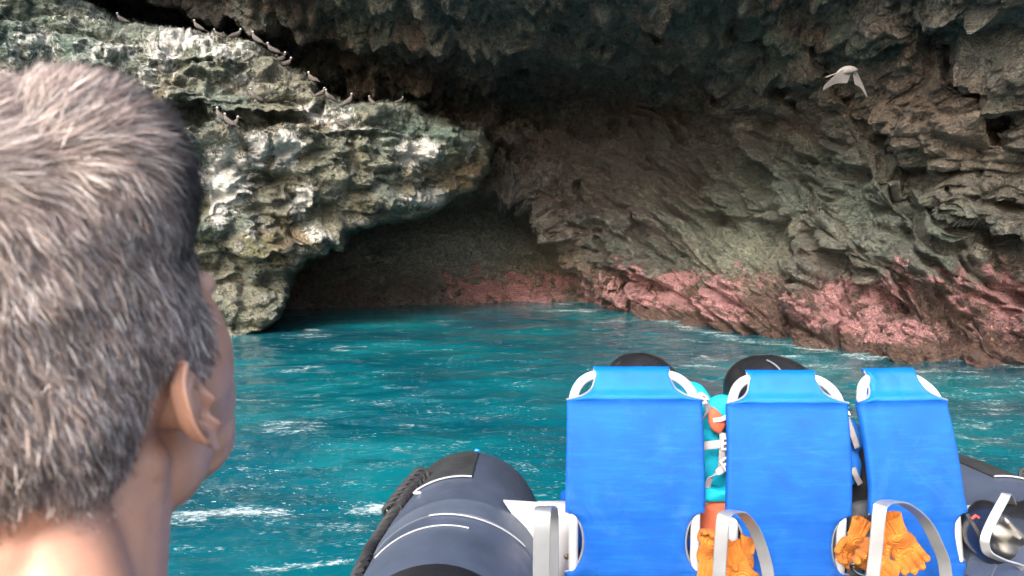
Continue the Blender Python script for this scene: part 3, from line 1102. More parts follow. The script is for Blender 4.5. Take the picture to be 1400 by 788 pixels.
def rope_mesh(pts, r, turns=60, strands=3):
    mb = MB()
    pts = spline(pts, 14)
    L = [0]
    for a, b_ in zip(pts, pts[1:]): L.append(L[-1] + (b_ - a).length)
    for s_ in range(strands):
        out = []
        for i, p in enumerate(pts):
            t = (pts[min(i + 1, len(pts) - 1)] - pts[max(i - 1, 0)]).normalized()
            a = Vector((0, 0, 1)) - t * t.z
            a.normalize()
            b_ = t.cross(a)
            q = L[i] * turns + s_ * 2 * math.pi / strands
            out.append(p + (a * math.cos(q) + b_ * math.sin(q)) * r * 0.55)
        mb.sweep(out, r * 0.62, 7)
    return mb


for side, cx in (('l', cxL), ('r', cxR)):
    tb = link('side_tube', tube_mesh(cx, side), M_HYP, boat)
    sgn = 1 if side == 'l' else -1
    # grip pad near the stern end, seams, overlapping band, dark saddle patch
    lo, hi = (84, 128) if side == 'l' else (52, 96)
    link('grip_pad', wrap(cx, 2.66, 3.08, lo, hi, 0.006), M_PAD, tb)
    link('rubber_band', wrap(cx, 2.29, lambda f: 2.43 - 0.03 * f, 10, 170, 0.004), M_HYP2, tb)
    link('saddle_patch', wrap(cx, lambda f: 1.6, lambda f: 1.78 + 0.13 * math.sin(math.pi * f), 18, 162, 0.007), M_BLACK, tb)
    sm = MB()
    sms = [sm, MB(), MB()]
    sms[0].sweep([on_tube(cx, 2.652, lo + (hi - lo) * k / 20, 0.007) for k in range(21)], 0.0035, 6)
    if side == 'l':
        sms[1].sweep([on_tube(cx, 2.285 - 0.02 * math.sin(k / 20 * 3), 104 - 64 * k / 20, 0.005) for k in range(21)], 0.0028, 6)
        sms[2].sweep([on_tube(cx, 2.18 + 0.010 * math.sin(k / 20 * 3), 138 - 60 * k / 20, 0.003) for k in range(21)], 0.0025, 6)
    else:
        sms.pop()
        sms[1].sweep([on_tube(cx, 2.285, 60 + 60 * k / 20, 0.005) for k in range(21)], 0.0028, 6)
    for q_ in sms: q_.build('seam_line', M_WHITE, tb)
    ra = 146 if side == 'l' else 34
    pts = [on_tube(cx, y, ra + (4 if k % 2 else -4) * sgn + d * sgn, 0.018) for k, (y, d) in enumerate([(1.7, 12), (2.0, 12), (2.25, 8), (2.45, 3), (2.6, -8), (2.76, -28)])]
    rope_mesh(pts, 0.020, 75).build('grab_rope', M_BLKCLOTH, tb)
    kn = MB()
    c0 = on_tube(cx, 2.72, ra - 24 * sgn, 0.02)
    for k in range(8):
        p = on_tube(cx, 2.56 + 0.028 * k, ra + (-6 - 2.4 * k) * sgn, 0.022)
        kn.sweep([p + Vector((0.030 * math.cos(a) * sgn, 0.010 * math.sin(2 * a), 0.030 * math.sin(a))) for a in [2 * math.pi * i / 14 for i in range(14)]], 0.0085, 7, closed=True)
    kn.build('rope_whipping', M_BLKCLOTH, tb)
    sn = MB()
    sn.ell(on_tube(cx, 2.60, ra - 24 * sgn, 0.008), (0.016, 0.008, 0.006))
    sn.build('rope_pin', M_WALU, tb)
lm = MB()
lm.ell(on_tube(cxL, 3.11, 86, 0.008), (0.012, 0.008, 0.009))
lm.build('blue_cap', simple('bright_blue_cap', (0.01, 0.20, 0.8), 0.3), boat)
dk = MB()
dk.box(Vector((0.82, 0.6, 0.27)) - BO, (1.75, 4.4, 0.06), bev=0.01)
dk.build('deck', M_DECK, boat)
hm = MB()
hm.prism([Vector(p) - BO for p in [(-0.2, -1.5, 0.3), (1.85, -1.5, 0.3), (1.2, -1.5, -0.25), (0.4, -1.5, -0.25)]], (0, 4.35, 0))
hm.build('hull', M_WHITE, boat)
tr = MB()
tr.box(Vector((0.82, 2.90, 0.35)) - BO, (1.60, 0.07, 0.50), bev=0.015)
tr.build('transom', M_BLACK, boat)
# seat mounts: a cross beam and side brackets of aluminium
for (x0, sgn) in ((0.17, -1), (1.60, 1)):
    br = MB()
    z1 = 0.815 if sgn < 0 else 0.80
    yb = 2.46
    br.prism([Vector(p) - BO for p in [(x0 - sgn * 0.03, yb, z1 - 0.02), (x0 + sgn * 0.20, yb, z1 - 0.005), (x0 + sgn * 0.10, yb, z1 - 0.16), (x0 + sgn * 0.05, yb, z1 - 0.30), (x0 - sgn * 0.03, yb, z1 - 0.30)]], (0, 0.012, 0))
    br.box(Vector((x0 + sgn * 0.02, yb + 0.03, z1 - 0.030)) - BO, (0.12, 0.05, 0.012), bev=0.003)
    bo = br.build('seat_bracket', M_WALU, boat)
    for q_ in ((x0 + sgn * 0.075, yb - 0.004, z1 - 0.075), (x0 - sgn * 0.02, yb - 0.004, z1 - 0.20)):
        sc_ = MB()
        sc_.ell(Vector(q_) - BO, (0.012, 0.006, 0.010))
        sc_.build('screw', M_RUST, bo)
bm_ = MB()
bm_.box(Vector((0.90, 2.52, 0.63)) - BO, (1.50, 0.07, 0.10), bev=0.012)
for x in (0.3, 0.78, 1.2):
    bm_.box(Vector((x, 2.52, 0.48)) - BO, (0.06, 0.06, 0.40), bev=0.01)
bm_.build('cross_beam', simple('dark_grey_metal', (0.10, 0.105, 0.115), 0.45, 0.4), boat)

# ------------------------------------------------------------------ outboard motors
def outboard(px, Y, wpx, toppx, label, seam, lean=0):
    p = at(px, toppx, Y)
    r = empty('outboard_motor', (p.x, Y, p.z))
    tag(r, label, 'outboard motor', 'outboard motors behind the seats')
    hw = wpx / 2000 * Y
    co = MB()
    vs = []
    n, m_ = 48, 22
    rows = []
    for i in range(m_ + 1):
        t = i / m_
        z = -0.46 * t
        # rounded top, then almost straight sides
        k = min(1, t / 0.42)
        f = (1 - (1 - k) ** 2.1) ** 0.5
        f = max(f, 0.03) * (1 - 0.10 * max(0, (t - 0.7) / 0.3))
        row = []
        for j in range(n):
            a = 2 * math.pi * j / n
            ca, sa_ = math.cos(a), math.sin(a)
            e = 2 / 2.6
            x = hw * 1.02 * abs(ca) ** e * math.copysign(1, ca) * f
            y = 0.30 * abs(sa_) ** e * math.copysign(1, sa_) * f
            row.append(co.bm.verts.new((x + lean * 0.02 * t, y + 0.05, z + (0.018 * ca if lean else 0) * (1 - t))))
        rows.append(row)
    for i in range(m_):
        for j in range(n):
            co.bm.faces.new((rows[i][j], rows[i][(j + 1) % n], rows[i + 1][(j + 1) % n], rows[i + 1][j]))
    co.bm.faces.new(rows[0][::-1])
    co.bm.faces.new(rows[-1])
    cw = co.build('cowling', M_BLACK, r)
    if seam:
        g = MB()
        pts = []
        for k in range(15):
            t = k / 14
            pts.append((-hw * 0.30 + hw * 0.20 * t, 0.05 - 0.10 - 0.22 * t ** 0.7, -0.008 - 0.10 * t ** 1.7))
        g.sweep(spline(pts, 3), 0.004, 6)
        g.build('seam', M_PIPE, cw)
    mid = MB()
    mid.box((0, 0.05, -0.80), (0.16, 0.24, 0.66), bev=0.03)
    mid.box((0, -0.17, -0.62), (0.20, 0.22, 0.16), bev=0.02)
    mid.build('midsection', M_BLACK, r)
    lg = MB()
    lg.box((0, 0.05, -1.30), (0.06, 0.18, 0.40), bev=0.02)
    lg.sweep([(0, -0.10, -1.42), (0, 0.0, -1.42), (0, 0.12, -1.42), (0, 0.22, -1.42)], [0.02, 0.05, 0.05, 0.03], 16)
    lg.build('gearcase', M_BLACK, r)
    pr = MB()
    for k in range(3):
        a = k * 2.094
        pr.ell((0.07 * math.cos(a), 0.25, -1.42 + 0.07 * math.sin(a)), (0.075, 0.012, 0.035), Euler((0.5, -a, 0)).to_matrix())
    pr.build('propeller', M_ALU, r)
    return r


outboard(881, 3.42, 104, 485, 'black outboard motor cowling behind the left blue seat, dull and speckled with spray', False)
outboard(1061, 3.42, 116, 488, 'glossy black outboard motor cowling with a seam behind the middle blue seat', True)

# ------------------------------------------------------------------ blue seats
def seat(name_label, px_c, py_top, Y, yaw, roll, hw, lean_hw=0.0, shear=0.0):
    """origin = top centre of the head pad; x right, y away from the camera, z up"""
    p = at(px_c, py_top, Y)
    r = empty('boat_seat', p)
    r.rotation_euler = (0, roll, yaw)
    sx = lambda z: shear * max(0.0, -z - 0.05)
    tag(r, name_label, 'boat seat', 'blue fabric boat seats in a row')
    H = 1.02                      # down to under the sitting level
    padw = hw * 0.58
    notch = 0.098

    def ext(z):
        d = -z
        if d < notch:
            k = d / notch
            wv_ = padw + (hw - padw) * max(0.0, (k - 0.3) / 0.7) ** 3.5
            return wv_ - 0.006 * math.sin(min(1, k / 0.5) * math.pi)
        wv_ = hw + (0.006 * sstep(0.1, 0.45, d) * 1.0) + lean_hw * max(0, d - 0.4)
        c0, rc = 0.575, 0.105
        if abs(d - c0) < rc:
            wv_ -= 0.062 * math.sqrt(1 - ((d - c0) / rc) ** 2)
        return wv_

    def prof(z):
        d = -z
        y = 0.075 * max(0, (0.42 - d) / 0.42) ** 2.2
        y -= 0.016 * math.exp(-((d - 0.088) / 0.016) ** 2)
        if d < 0.085: y += 0.035 * (1 - d / 0.085) ** 1.2
        y += 0.05 * max(0, d - 0.45) ** 1.5
        return y

    def prof_t(z):
        d = -z
        y = 0.075 * max(0, (0.42 - d) / 0.42) ** 2.2 + 0.05 * max(0, d - 0.45) ** 1.5
        if d < 0.085: y += 0.035 * (1 - d / 0.085) ** 1.2
        return y

    zs = [0.0, -0.003, -0.008, -0.015] + [-x for x in np.arange(0.022, notch, 0.004)] + [-x for x in np.arange(notch, 0.47, 0.012)] + [-x for x in np.arange(0.47, 0.70, 0.005)] + [-x for x in np.arange(0.70, H, 0.03)]
    nt_ = 44

    def loft(z_list, name, mat, parent, grow=0.0):
        mb = MB()
        rows = []
        for z in z_list:
            we = ext(z) + grow
            y0 = prof(z)
            d = -z
            topf = math.sqrt(max(0.0, 1 - (1 - min(1, d / 0.016)) ** 2)) if d < 0.016 else 1
            th = (0.0235 + 0.004 * sstep(0.07, 0.02, d)) * max(topf, 0.05)
            cut = sstep(0.104, 0.06, abs(d - 0.575))
            row = []
            for side_ in (0, 1):
                for k in range(nt_):
                    t = -1 + 2 * k / nt_ if side_ == 0 else 1 - 2 * k / nt_
                    # cosine spacing keeps the rolled edges round
                    tt = math.sin(t * math.pi / 2)
                    sag = 0.6 + 0.4 * abs(tt) ** 4
                    e = math.sqrt(max(0, 1 - abs(tt) ** 22))
                    thk = th * (sag * (1 - cut) + 0.5 * cut) * e + grow
                    # slight slack wrinkles of the sling
                    wr_ = 0.0016 * math.sin(9 * tt + 14 * d) * math.sin(5.0 * d + 2) * (1 - abs(tt))
                    y = y0 + (-thk if side_ == 0 else thk) + wr_
                    row.append(mb.bm.verts.new((we * tt + sx(z), y, z)))
            rows.append(row)
        n = len(rows[0])
        for i in range(len(rows) - 1):
            for k in range(n):
                mb.bm.faces.new((rows[i][k], rows[i][(k + 1) % n], rows[i + 1][(k + 1) % n], rows[i + 1][k]))
        mb.bm.faces.new(rows[0][::-1])
        mb.bm.faces.new(rows[-1])
        return mb.build(name, mat, parent)

    k1 = [i for i, z in enumerate(zs) if z <= -0.094][0]
    back = loft(zs[k1 - 1:], 'back_panel', M_BLUE, r)
    loft(zs[:k1 + 1], 'head_pad', M_BLUE_SKYLIT, r, 0.0008)
    # frame: inverted U; its rounded corners are the hand holds
    tx = hw - 0.023
    R_ = 0.086
    zt = -0.027
    path = []
    for s_ in (-1, 1):
        seg = []
        for z in (-H, -0.8, -0.6, -0.45, -0.3, -0.2):
            seg.append((s_ * tx + sx(z), prof_t(z) + 0.003, z))
        for k in range(0, 13):
            a = k / 12 * math.pi / 2
            x = tx - R_ + R_ * math.cos(a)
            z = zt - R_ + R_ * math.sin(a)
            seg.append((s_ * x + sx(z), prof_t(min(z, -0.02)) + 0.004, z))
        path.append(seg)
    pts = path[0] + [(-padw * 0.4, prof_t(-0.02) + 0.004, zt), (padw * 0.4, prof_t(-0.02) + 0.004, zt)] + path[1][::-1]
    fr = MB()
    fr.sweep(pts, 0.0160, 16, up=(0, 1, 0))
    fr.build('frame', M_WALU, r)
    for s_ in (-1, 1):
        for lo_, hi_ in ((0.004, 0.104), (0.468, 0.682)):
            pp = MB()
            pp.sweep([(s_ * ext(z) + sx(z), prof(z) - 0.003, z) for z in zs if lo_ < -z < hi_], 0.0042, 8)
            pp.build('piping', M_PIPE, r)
    pn_ = MB()
    pn_.box((sx(-0.6), 0.32, -0.62), (hw * 1.9, 0.50, 0.07), bev=0.03, seg=4)
    pn_.build('seat_pan', M_BLUE, r)
    for s_ in (-1, 1):
        lg = MB()
        lg.sweep([(s_ * tx + sx(-0.6), 0.50, -0.66), (s_ * tx + sx(-0.6), 0.50, -H + 0.02)], 0.0155, 14)
        lg.build('leg', M_WALU, r)
    return r


seat('left blue fabric boat seat with silver hand holds, in front of the speckled black motor', 870, 509, 2.40, 0.0, 0.0, 0.228)
seat('middle blue fabric boat seat between the turquoise and the royal blue life jackets', 1082, 514, 2.40, 0.0, 0.0, 0.205)
seat('right blue fabric boat seat, narrowest and skewed, next to the right side tube', 1240, 511, 2.40, math.radians(5), 0.0, 0.158, 0.14, 0.13)


# ------------------------------------------------------------------ flat bar grab hoops
def hoop(pts, wdirs, width, label):
    P_ = [at(*q) for q in pts]
    base_ = P_[0]
    r = empty('grab_hoop', base_)
    tag(r, label, 'grab hoop', 'flat aluminium grab hoops behind the seats')
    mb = MB()
    sp = spline([p - base_ for p in P_], 6)
    mb.ribbon(sp, wdirs, width, 0.006)
    mb.build('bar', M_ALU, r)
    return r


hoop([(738, 1000, 2.0), (739, 900, 2.0), (740, 780, 2.0), (741, 715, 2.0), (742, 697, 2.02), (746, 693, 2.09), (750, 694, 2.2), (753, 700, 2.3), (754, 730, 2.34), (754, 880, 2.34)],
     (1, 0.05, 0), 0.048, 'upright silver flat bar hoop seen end on, left of the left blue seat')
hoop([(975, 940, 2.05), (980, 860, 2.05), (984, 770, 2.05), (988, 716, 2.05), (992, 704, 2.06), (1000, 700, 2.09), (1014, 702, 2.13), (1030, 722, 2.18), (1043, 755, 2.2), (1052, 800, 2.2), (1058, 900, 2.2)],
     (0.9, -0.45, 0), 0.037, 'arched silver flat bar hoop over the orange gloves between the left and middle seats')
hoop([(1178, 940, 2.05), (1188, 830, 2.05), (1196, 765, 2.05), (1202, 702, 2.05), (1206, 690, 2.06), (1217, 686, 2.09), (1236, 689, 2.13), (1262, 710, 2.2), (1280, 742, 2.23), (1293, 785, 2.25), (1296, 900, 2.25)],
     (0.85, -0.5, 0), 0.036, 'wide arched silver flat bar hoop in front of the right blue seat')
hoop([(1415, 800, 2.2), (1398, 776, 2.2), (1368, 765, 2.2), (1352, 757, 2.2), (1347, 748, 2.2), (1347, 735, 2.2), (1355, 715, 2.22), (1372, 683, 2.25), (1377, 676, 2.28), (1384, 690, 2.4)],
     (0.85, -0.5, 0), 0.026, 'bent thin silver bar over the black bag at the right edge')

# ------------------------------------------------------------------ person seen from behind
def skin_mat():
    m, nt, b = new_mat('skin')
    tc = nt.nodes.new('ShaderNodeTexCoord')
    v = noise_node(nt, 18, 5, 0.6, tc.outputs['Object'])
    v2 = noise_node(nt, 160, 4, 0.6, tc.outputs['Object'])
    c = mixc(nt, ramp(nt, v, [(0.3, 0.0), (0.7, 1.0)]), (0.40, 0.20, 0.135), (0.50, 0.275, 0.195))
    c = mixc(nt, ramp(nt, v2, [(0.55, 0.0), (0.8, 0.35)]), c, (0.33, 0.14, 0.09))
    # stubble shadow of cropped hair roots is the real colour of the scalp there
    sa_ = nt.nodes.new('ShaderNodeAttribute')
    sa_.attribute_name = 'scalp'
    c = mixc(nt, mathn(nt, 'MULTIPLY', sa_.outputs['Fac'], 0.85), c, (0.11, 0.080, 0.072))
    nt.links.new(c, b.inputs['Base Color'])
    b.inputs['Roughness'].default_value = 0.48
    b.inputs['Subsurface Weight'].default_value = 0.18
    b.inputs['Subsurface Radius'].default_value = (0.012, 0.004, 0.002)
    b.inputs['Subsurface Scale'].default_value = 0.6
    bn = nt.nodes.new('ShaderNodeBump')
    bn.inputs['Strength'].default_value = 0.35
    bn.inputs['Distance'].default_value = 0.0008
    nt.links.new(noise_node(nt, 420, 4, 0.7, tc.outputs['Object']), bn.inputs['Height'])
    nt.links.new(bn.outputs[0], b.inputs['Normal'])
    return m


M_SKIN = skin_mat()
KX, KXC, KY, KZ = 1.08, 1.20, 1.16, 1.34        # a long, high head
YAW, PIT = math.radians(-4), math.radians(20)
HR = (Matrix.Rotation(YAW, 3, 'Z') @ Matrix.Rotation(PIT, 3, 'X') @ Matrix.Rotation(math.radians(-3), 3, 'Y'))
EARP = at(252, 540, 0.445)
HO = EARP - HR @ Vector((0.080, 0, 0))
BASE = Vector((HO.x - 0.02, HO.y - 0.12, 0.66))      # hips on the seat
person = empty('person', BASE)
tag(person, 'person seen from behind with short greying hair, looking up at the cave', 'person')
hb = Blobs()


def hell(c, r, rot=None):
    R3 = HR @ (rot if rot else Matrix.Identity(3))
    c = Vector((c[0] * (KXC if c[2] > 0.025 else KX), c[1] * KY, c[2] * (KZ if c[2] > 0.025 else 1.0)))
    kz = KZ if c[2] > 0.025 else 1.02
    hb.ell(HO + HR @ c - BASE, (r[0] * (KXC if kz == KZ else KX), r[1] * KY, r[2] * kz), R3, 32)


def hcap(a, b_, r0, r1, n=10, head=True):
    A = (HO + HR @ Vector(a) if head else Vector(a)) - BASE
    B = (HO + HR @ Vector(b_) if head else Vector(b_)) - BASE
    m_ = 12
    for k in range(m_ + 1):
        t = k / m_
        r_ = r0 + (r1 - r0) * t
        hb.ell(A.lerp(B, t), (r_, r_, r_), None, 20)


hell((0, -0.014, 0.050), (0.0765, 0.100, 0.090))
hell((0, -0.050, 0.030), (0.070, 0.062, 0.070))
hell((0, 0.030, 0.050), (0.066, 0.064, 0.072))
hell((0, 0.036, -0.020), (0.066, 0.060, 0.072))
hell((0, 0.046, 0.020), (0.066, 0.046, 0.050))
for s_ in (-1, 1):
    hell((s_ * 0.034, 0.016, 0.088), (0.044, 0.066, 0.048))
    hell((s_ * 0.048, 0.052, -0.014), (0.022, 0.034, 0.030))        # cheekbone
    hell((s_ * 0.047, 0.012, -0.052), (0.018, 0.036, 0.036))        # jaw angle
    hcap((s_ * 0.048, 0.012, -0.070), (s_ * 0.014, 0.082, -0.096), 0.015, 0.016)
    hell((s_ * 0.034, 0.066, -0.050), (0.026, 0.028, 0.034))
    hell((s_ * 0.030, 0.080, 0.026), (0.026, 0.014, 0.010))         # brow
    hell((s_ * 0.010, 0.106, -0.028), (0.008, 0.010, 0.008))        # nostril wing
    hell((s_ * 0.060, 0.030, 0.020), (0.012, 0.030, 0.026))        # temple
hell((0, 0.078, 0.008), (0.018, 0.020, 0.03))
hell((0, 0.104, -0.016), (0.010, 0.018, 0.022))
hell((0, 0.115, -0.026), (0.010, 0.010, 0.009))
hell((0, 0.076, -0.058), (0.042, 0.026, 0.028))
hell((0, 0.098, -0.047), (0.022, 0.008, 0.006))
hell((0, 0.096, -0.059), (0.020, 0.009, 0.007))
hell((0, 0.084, -0.092), (0.022, 0.018, 0.018))
hell((0, 0.045, -0.075), (0.034, 0.040, 0.020))
hell((0, 0.040, 0.000), (0.079, 0.062, 0.088))
hell((0, 0.050, -0.040), (0.068, 0.056, 0.058))
for s_ in (-1, 1):
    hell((s_ * 0.036, 0.050, -0.066), (0.028, 0.030, 0.026))
    hell((s_ * 0.030, 0.050, -0.082), (0.030, 0.036, 0.018))
# neck
nbw = Vector((HO.x + 0.002, HO.y - 0.055, HO.z - 0.185))
hw0 = HO + HR @ Vector((0, -0.028, -0.045))
hcap(hw0, nbw, 0.066, 0.072, head=False)
hcap(HO + HR @ Vector((0, -0.060, -0.012)), nbw + Vector((0, -0.035, -0.01)), 0.052, 0.058, head=False)
for s_ in (-1, 1):
    hcap(HO + HR @ Vector((s_ * 0.050, -0.022, -0.035)), Vector((nbw.x + s_ * 0.030, nbw.y + 0.05, nbw.z - 0.02)), 0.020, 0.018, head=False)
    hcap(HO + HR @ Vector((s_ * 0.028, -0.070, -0.030)), nbw + Vector((s_ * 0.075, -0.045, -0.005)), 0.030, 0.044, head=False)
    # trapezius and shoulders
    hcap(nbw + Vector((s_ * 0.03, -0.03, 0.015)), nbw + Vector((s_ * 0.185, -0.02, -0.055)), 0.058, 0.055, head=False)
    sh = nbw + Vector((s_ * 0.20, -0.015, -0.075))
    el = sh + Vector((s_ * 0.05, 0.06, -0.28))
    wr3 = el + Vector((-s_ * 0.07, 0.24, -0.06))
    hcap(sh, el, 0.056, 0.042, head=False)
    hcap(el, wr3, 0.040, 0.027, head=False)
    # hand resting on the thigh
    pal = wr3 + Vector((-s_ * 0.005, 0.065, -0.010))
    hb.ell(pal - BASE, (0.040, 0.052, 0.017), None, 20)
    for k, (dx, L) in enumerate(((-0.030, 0.060), (-0.010, 0.075), (0.010, 0.080), (0.029, 0.070))):
        a_ = pal + Vector((dx, 0.030, 0))
        b2 = a_ + Vector((dx * 0.15, L * 0.55, -0.004))
        c2 = b2 + Vector((0, L * 0.45, -0.020))
        hcap(a_, b2, 0.0105, 0.009, head=False)
        hcap(b2, c2, 0.009, 0.0075, head=False)
    a_ = pal + Vector((-s_ * 0.032, -0.02, 0))
    hcap(a_, a_ + Vector((-s_ * 0.032, 0.035, -0.004)), 0.014, 0.011, head=False)
    hcap(a_ + Vector((-s_ * 0.032, 0.035, -0.004)), a_ + Vector((-s_ * 0.036, 0.065, -0.012)), 0.011, 0.009, head=False)
    # legs
    hip = BASE + Vector((s_ * 0.09, 0.0, 0.02))
    kn = BASE + Vector((s_ * 0.13, 0.44, 0.03))
    an = BASE + Vector((s_ * 0.13, 0.46, -0.30))
    hcap(hip, kn, 0.085, 0.058, head=False)
    hcap(kn, an, 0.056, 0.040, head=False)
    hb.ell(an - BASE + Vector((0, 0.07, -0.02)), (0.045, 0.12, 0.035), None, 20)
ch = nbw + Vector((0, -0.01, -0.20))
hb.ell(ch - BASE, (0.165, 0.115, 0.20), None, 28)
hb.ell((ch + BASE) / 2 - BASE + Vector((0, 0, 0.02)), (0.140, 0.105, 0.24), None, 28)
hb.ell(Vector((0, 0.0, 0.03)), (0.165, 0.125, 0.13), None, 28)

# ears: modelled shell with helix, antihelix, concha, tragus and lobe
def ear(s_, parent):
    up = (HR @ Vector((0, -0.16, 1))).normalized()
    bk = (HR @ Vector((s_ * 0.17, -0.98, -0.06))).normalized()
    nrm = (HR @ Vector((s_ * 0.98, 0.17, 0))).normalized()
    C0 = HO + HR @ Vector((s_ * 0.0860, -0.002, -0.004)) - BASE
    EK = 1.12
    na, nt2 = 96, 36
    mb = MB()

    def P(a, t, back):
        ca, sn = math.cos(a), math.sin(a)
        lobe = sstep(-0.45, -0.95, ca)
        xo = 0.0185 * sn * (1 + 0.16 * ca) + 0.006 + (0.001 if sn < 0 else 0)
        xo = xo * (1 - 0.30 * lobe) - 0.002 * lobe
        zo = 0.0310 * ca - (0.002 if ca < 0 else 0) * lobe
        cx, cz = 0.003, -0.003
        x, z = cx + (xo - cx) * t, cz + (zo - cz) * t
        backw = float(sstep(-0.25, 0.25, sn)) if ca < 0.55 else 1.0 - 0.6 * float(sstep(0.0, -0.8, sn))
        hel = backw * (1 - lobe)
        h = -0.0095 * (1 - float(sstep(0.10, 0.55, t)))
        h += 0.0030 * math.exp(-((t - 0.62) / 0.10) ** 2) * hel
        h -= 0.0026 * math.exp(-((t - 0.80) / 0.08) ** 2) * hel
        h += 0.0046 * math.exp(-((t - 0.95) / 0.075) ** 2) * hel
        h += 0.0012 * lobe * math.exp(-((t - 0.75) / 0.3) ** 2)
        h += 0.0050 * math.exp(-((t - 0.62) / 0.16) ** 2) * math.exp(-((a - 4.60) / 0.28) ** 2)      # tragus
        h += 0.0040 * math.exp(-((t - 0.60) / 0.14) ** 2) * math.exp(-((a - 3.75) / 0.25) ** 2)      # antitragus
        h += 0.0015 * math.sin(7 * a) * 0.15
        if back:
            th = 0.0030 + 0.0016 * lobe
            rim = math.sqrt(max(0, 1 - max(0, (t - 0.88) / 0.12) ** 2))
            h2 = h - th * rim - 0.0015 * (1 - t)
            if t < 0.62: h2 -= 0.020 * float(sstep(0.62, 0.30, t))
            if sn < 0.1: h2 -= 0.010 * float(sstep(0.1, -0.5, sn))
            h = h2
        elif sn < 0:
            h -= 0.006 * float(sstep(0.75, 1.0, t)) * float(sstep(0.0, -0.6, sn))
        return C0 + (bk * x + up * z + nrm * (h + 0.004)) * EK

    rows = []
    for side_ in (0, 1):
        ts = np.linspace(0.04, 1.0, nt2) if side_ == 0 else np.linspace(1.0, 0.10, nt2)[1:]
        for t in ts:
            rows.append([mb.bm.verts.new(P(2 * math.pi * k / na, float(t), side_)) for k in range(na)])
    for A, B in zip(rows, rows[1:]):
        for k in range(na):
            mb.bm.faces.new((A[k], A[(k + 1) % na], B[(k + 1) % na], B[k]))
    mb.bm.faces.new(rows[0])
    mb.bm.faces.new(rows[-1])
    e = mb.build('ear', M_SKIN, parent)
    for p in e.data.polygons: p.use_smooth = True
    return e


ear(1, person)
ear(-1, person)
for s_ in (-1, 1):          # root of the ear, part of the continuous body
    hb.ell(HO + HR @ Vector((s_ * 0.0800, -0.004, -0.003)) - BASE, (0.010, 0.013, 0.021), HR, 20)
bodym = fuse('person_body', hb, 0.0026, 7, 0.5)
nv = len(bodym.vertices)
co = np.empty(nv * 3, np.float32)
bodym.vertices.foreach_get('co', co)
co = co.reshape(-1, 3).astype(float)
HRn = np.array(HR)
hl = (co + np.array(BASE) - np.array(HO)) @ HRn           # head-local coordinates


def scalp_w(L):
    """1 where hair grows, 0 on bare skin; L = head-local points"""
    x, y, z = L[:, 0], L[:, 1], L[:, 2]
    ax = np.abs(x)
    # lower hair edge as a function of y (front to back)
    edge = np.interp(y, [-0.13, -0.095, -0.075, -0.055, -0.040, -0.026, -0.014, 0.0, 0.014, 0.024, 0.040, 0.052, 0.062, 0.075, 0.095],
                     [0.016, 0.006, -0.012, -0.028, -0.026, 0.006, 0.030, 0.034, 0.016, -0.004, 0.004, 0.030, 0.064, 0.092, 0.108])
    edge = edge + 0.003 * np.sin(x * 160) + 0.002 * np.sin(y * 230)
    w_ = sstep(-0.004 - 0.030 * sstep(-0.04, -0.08, y), 0.010, z - edge)
    r_ear = np.hypot((y + 0.012) / 0.026, (z + 0.0) / 0.034)
    w_ = w_ * np.where(ax > 0.060, sstep(0.95, 1.08, r_ear), 1)
    w_ = w_ * (z > -0.075) * (ax < 0.13)
    return w_


attr(bodym, 'scalp', scalp_w(hl))
body = link('body', bodym, M_SKIN, person)

# eyes
M_EYE = simple('eye_white', (0.75, 0.73, 0.70), 0.15, 0, 0, 100, 0.03)
M_IRIS = simple('brown_iris', (0.06, 0.03, 0.015), 0.1)
for s_ in (-1, 1):
    eb = MB()
    eb.ell(HO + HR @ Vector((s_ * 0.030, 0.082, 0.009)) - BASE, (0.0125, 0.0125, 0.0125), HR, 20)
    e_ = eb.build('eye', M_EYE, person)
    ib = MB()
    ib.ell(HO + HR @ Vector((s_ * 0.030, 0.0925, 0.009)) - BASE, (0.0055, 0.0028, 0.0055), HR, 16)
    ib.build('iris', M_IRIS, e_)

# hair: single strands of mesh
nf = len(bodym.polygons)
cen = np.empty(nf * 3, np.float32)
bodym.polygons.foreach_get('center', cen)
nor = np.empty(nf * 3, np.float32)
bodym.polygons.foreach_get('normal', nor)
ar = np.empty(nf, np.float32)
bodym.polygons.foreach_get('area', ar)
cen = cen.reshape(-1, 3).astype(float)
nor = nor.reshape(-1, 3).astype(float)
Lc = (cen + np.array(BASE) - np.array(HO)) @ HRn
sw = scalp_w(Lc)
keepf = np.where((sw > 0.05) & (Lc[:, 2] > -0.07))[0]
prob = ar[keepf] * sw[keepf]
NH = 120000
pick = RNG.choice(keepf, size=NH, p=prob / prob.sum())
L0 = Lc[pick] + RNG.normal(size=(NH, 3)) * 0.0011
Nn = nor[pick] @ HRn
x, y, z = L0.T
# combing direction in head space: down at the sides and back, forward and up on the top
topw = sstep(0.13, 0.18, z)
side_dir = np.stack([0.05 * np.sign(x), -0.15 - 0.25 * sstep(0.0, -0.06, z) * 0 + 0 * y, -1 + 0 * z], -1)
top_dir = np.stack([0.30 + 0 * x, 1.0 + 0 * y, 0.15 + 0 * z], -1)
fl = side_dir * (1 - topw)[:, None] + top_dir * topw[:, None]
cl = np.stack([fbm(L0 * 60 + k * 9, 2) for k in (1, 2, 3)], -1)             # clumps share a direction
cl2 = np.stack([perlin(L0 * 190 + k * 9) for k in (4, 5, 6)], -1)
fl = fl + 0.55 * cl + 0.45 * cl2 + 0.22 * RNG.normal(size=(NH, 3))
fl -= Nn * (fl * Nn).sum(-1)[:, None]
fl /= np.linalg.norm(fl, axis=1)[:, None] + 1e-9
lift = 0.42 + 0.30 * topw + 0.10 * RNG.normal(size=NH)
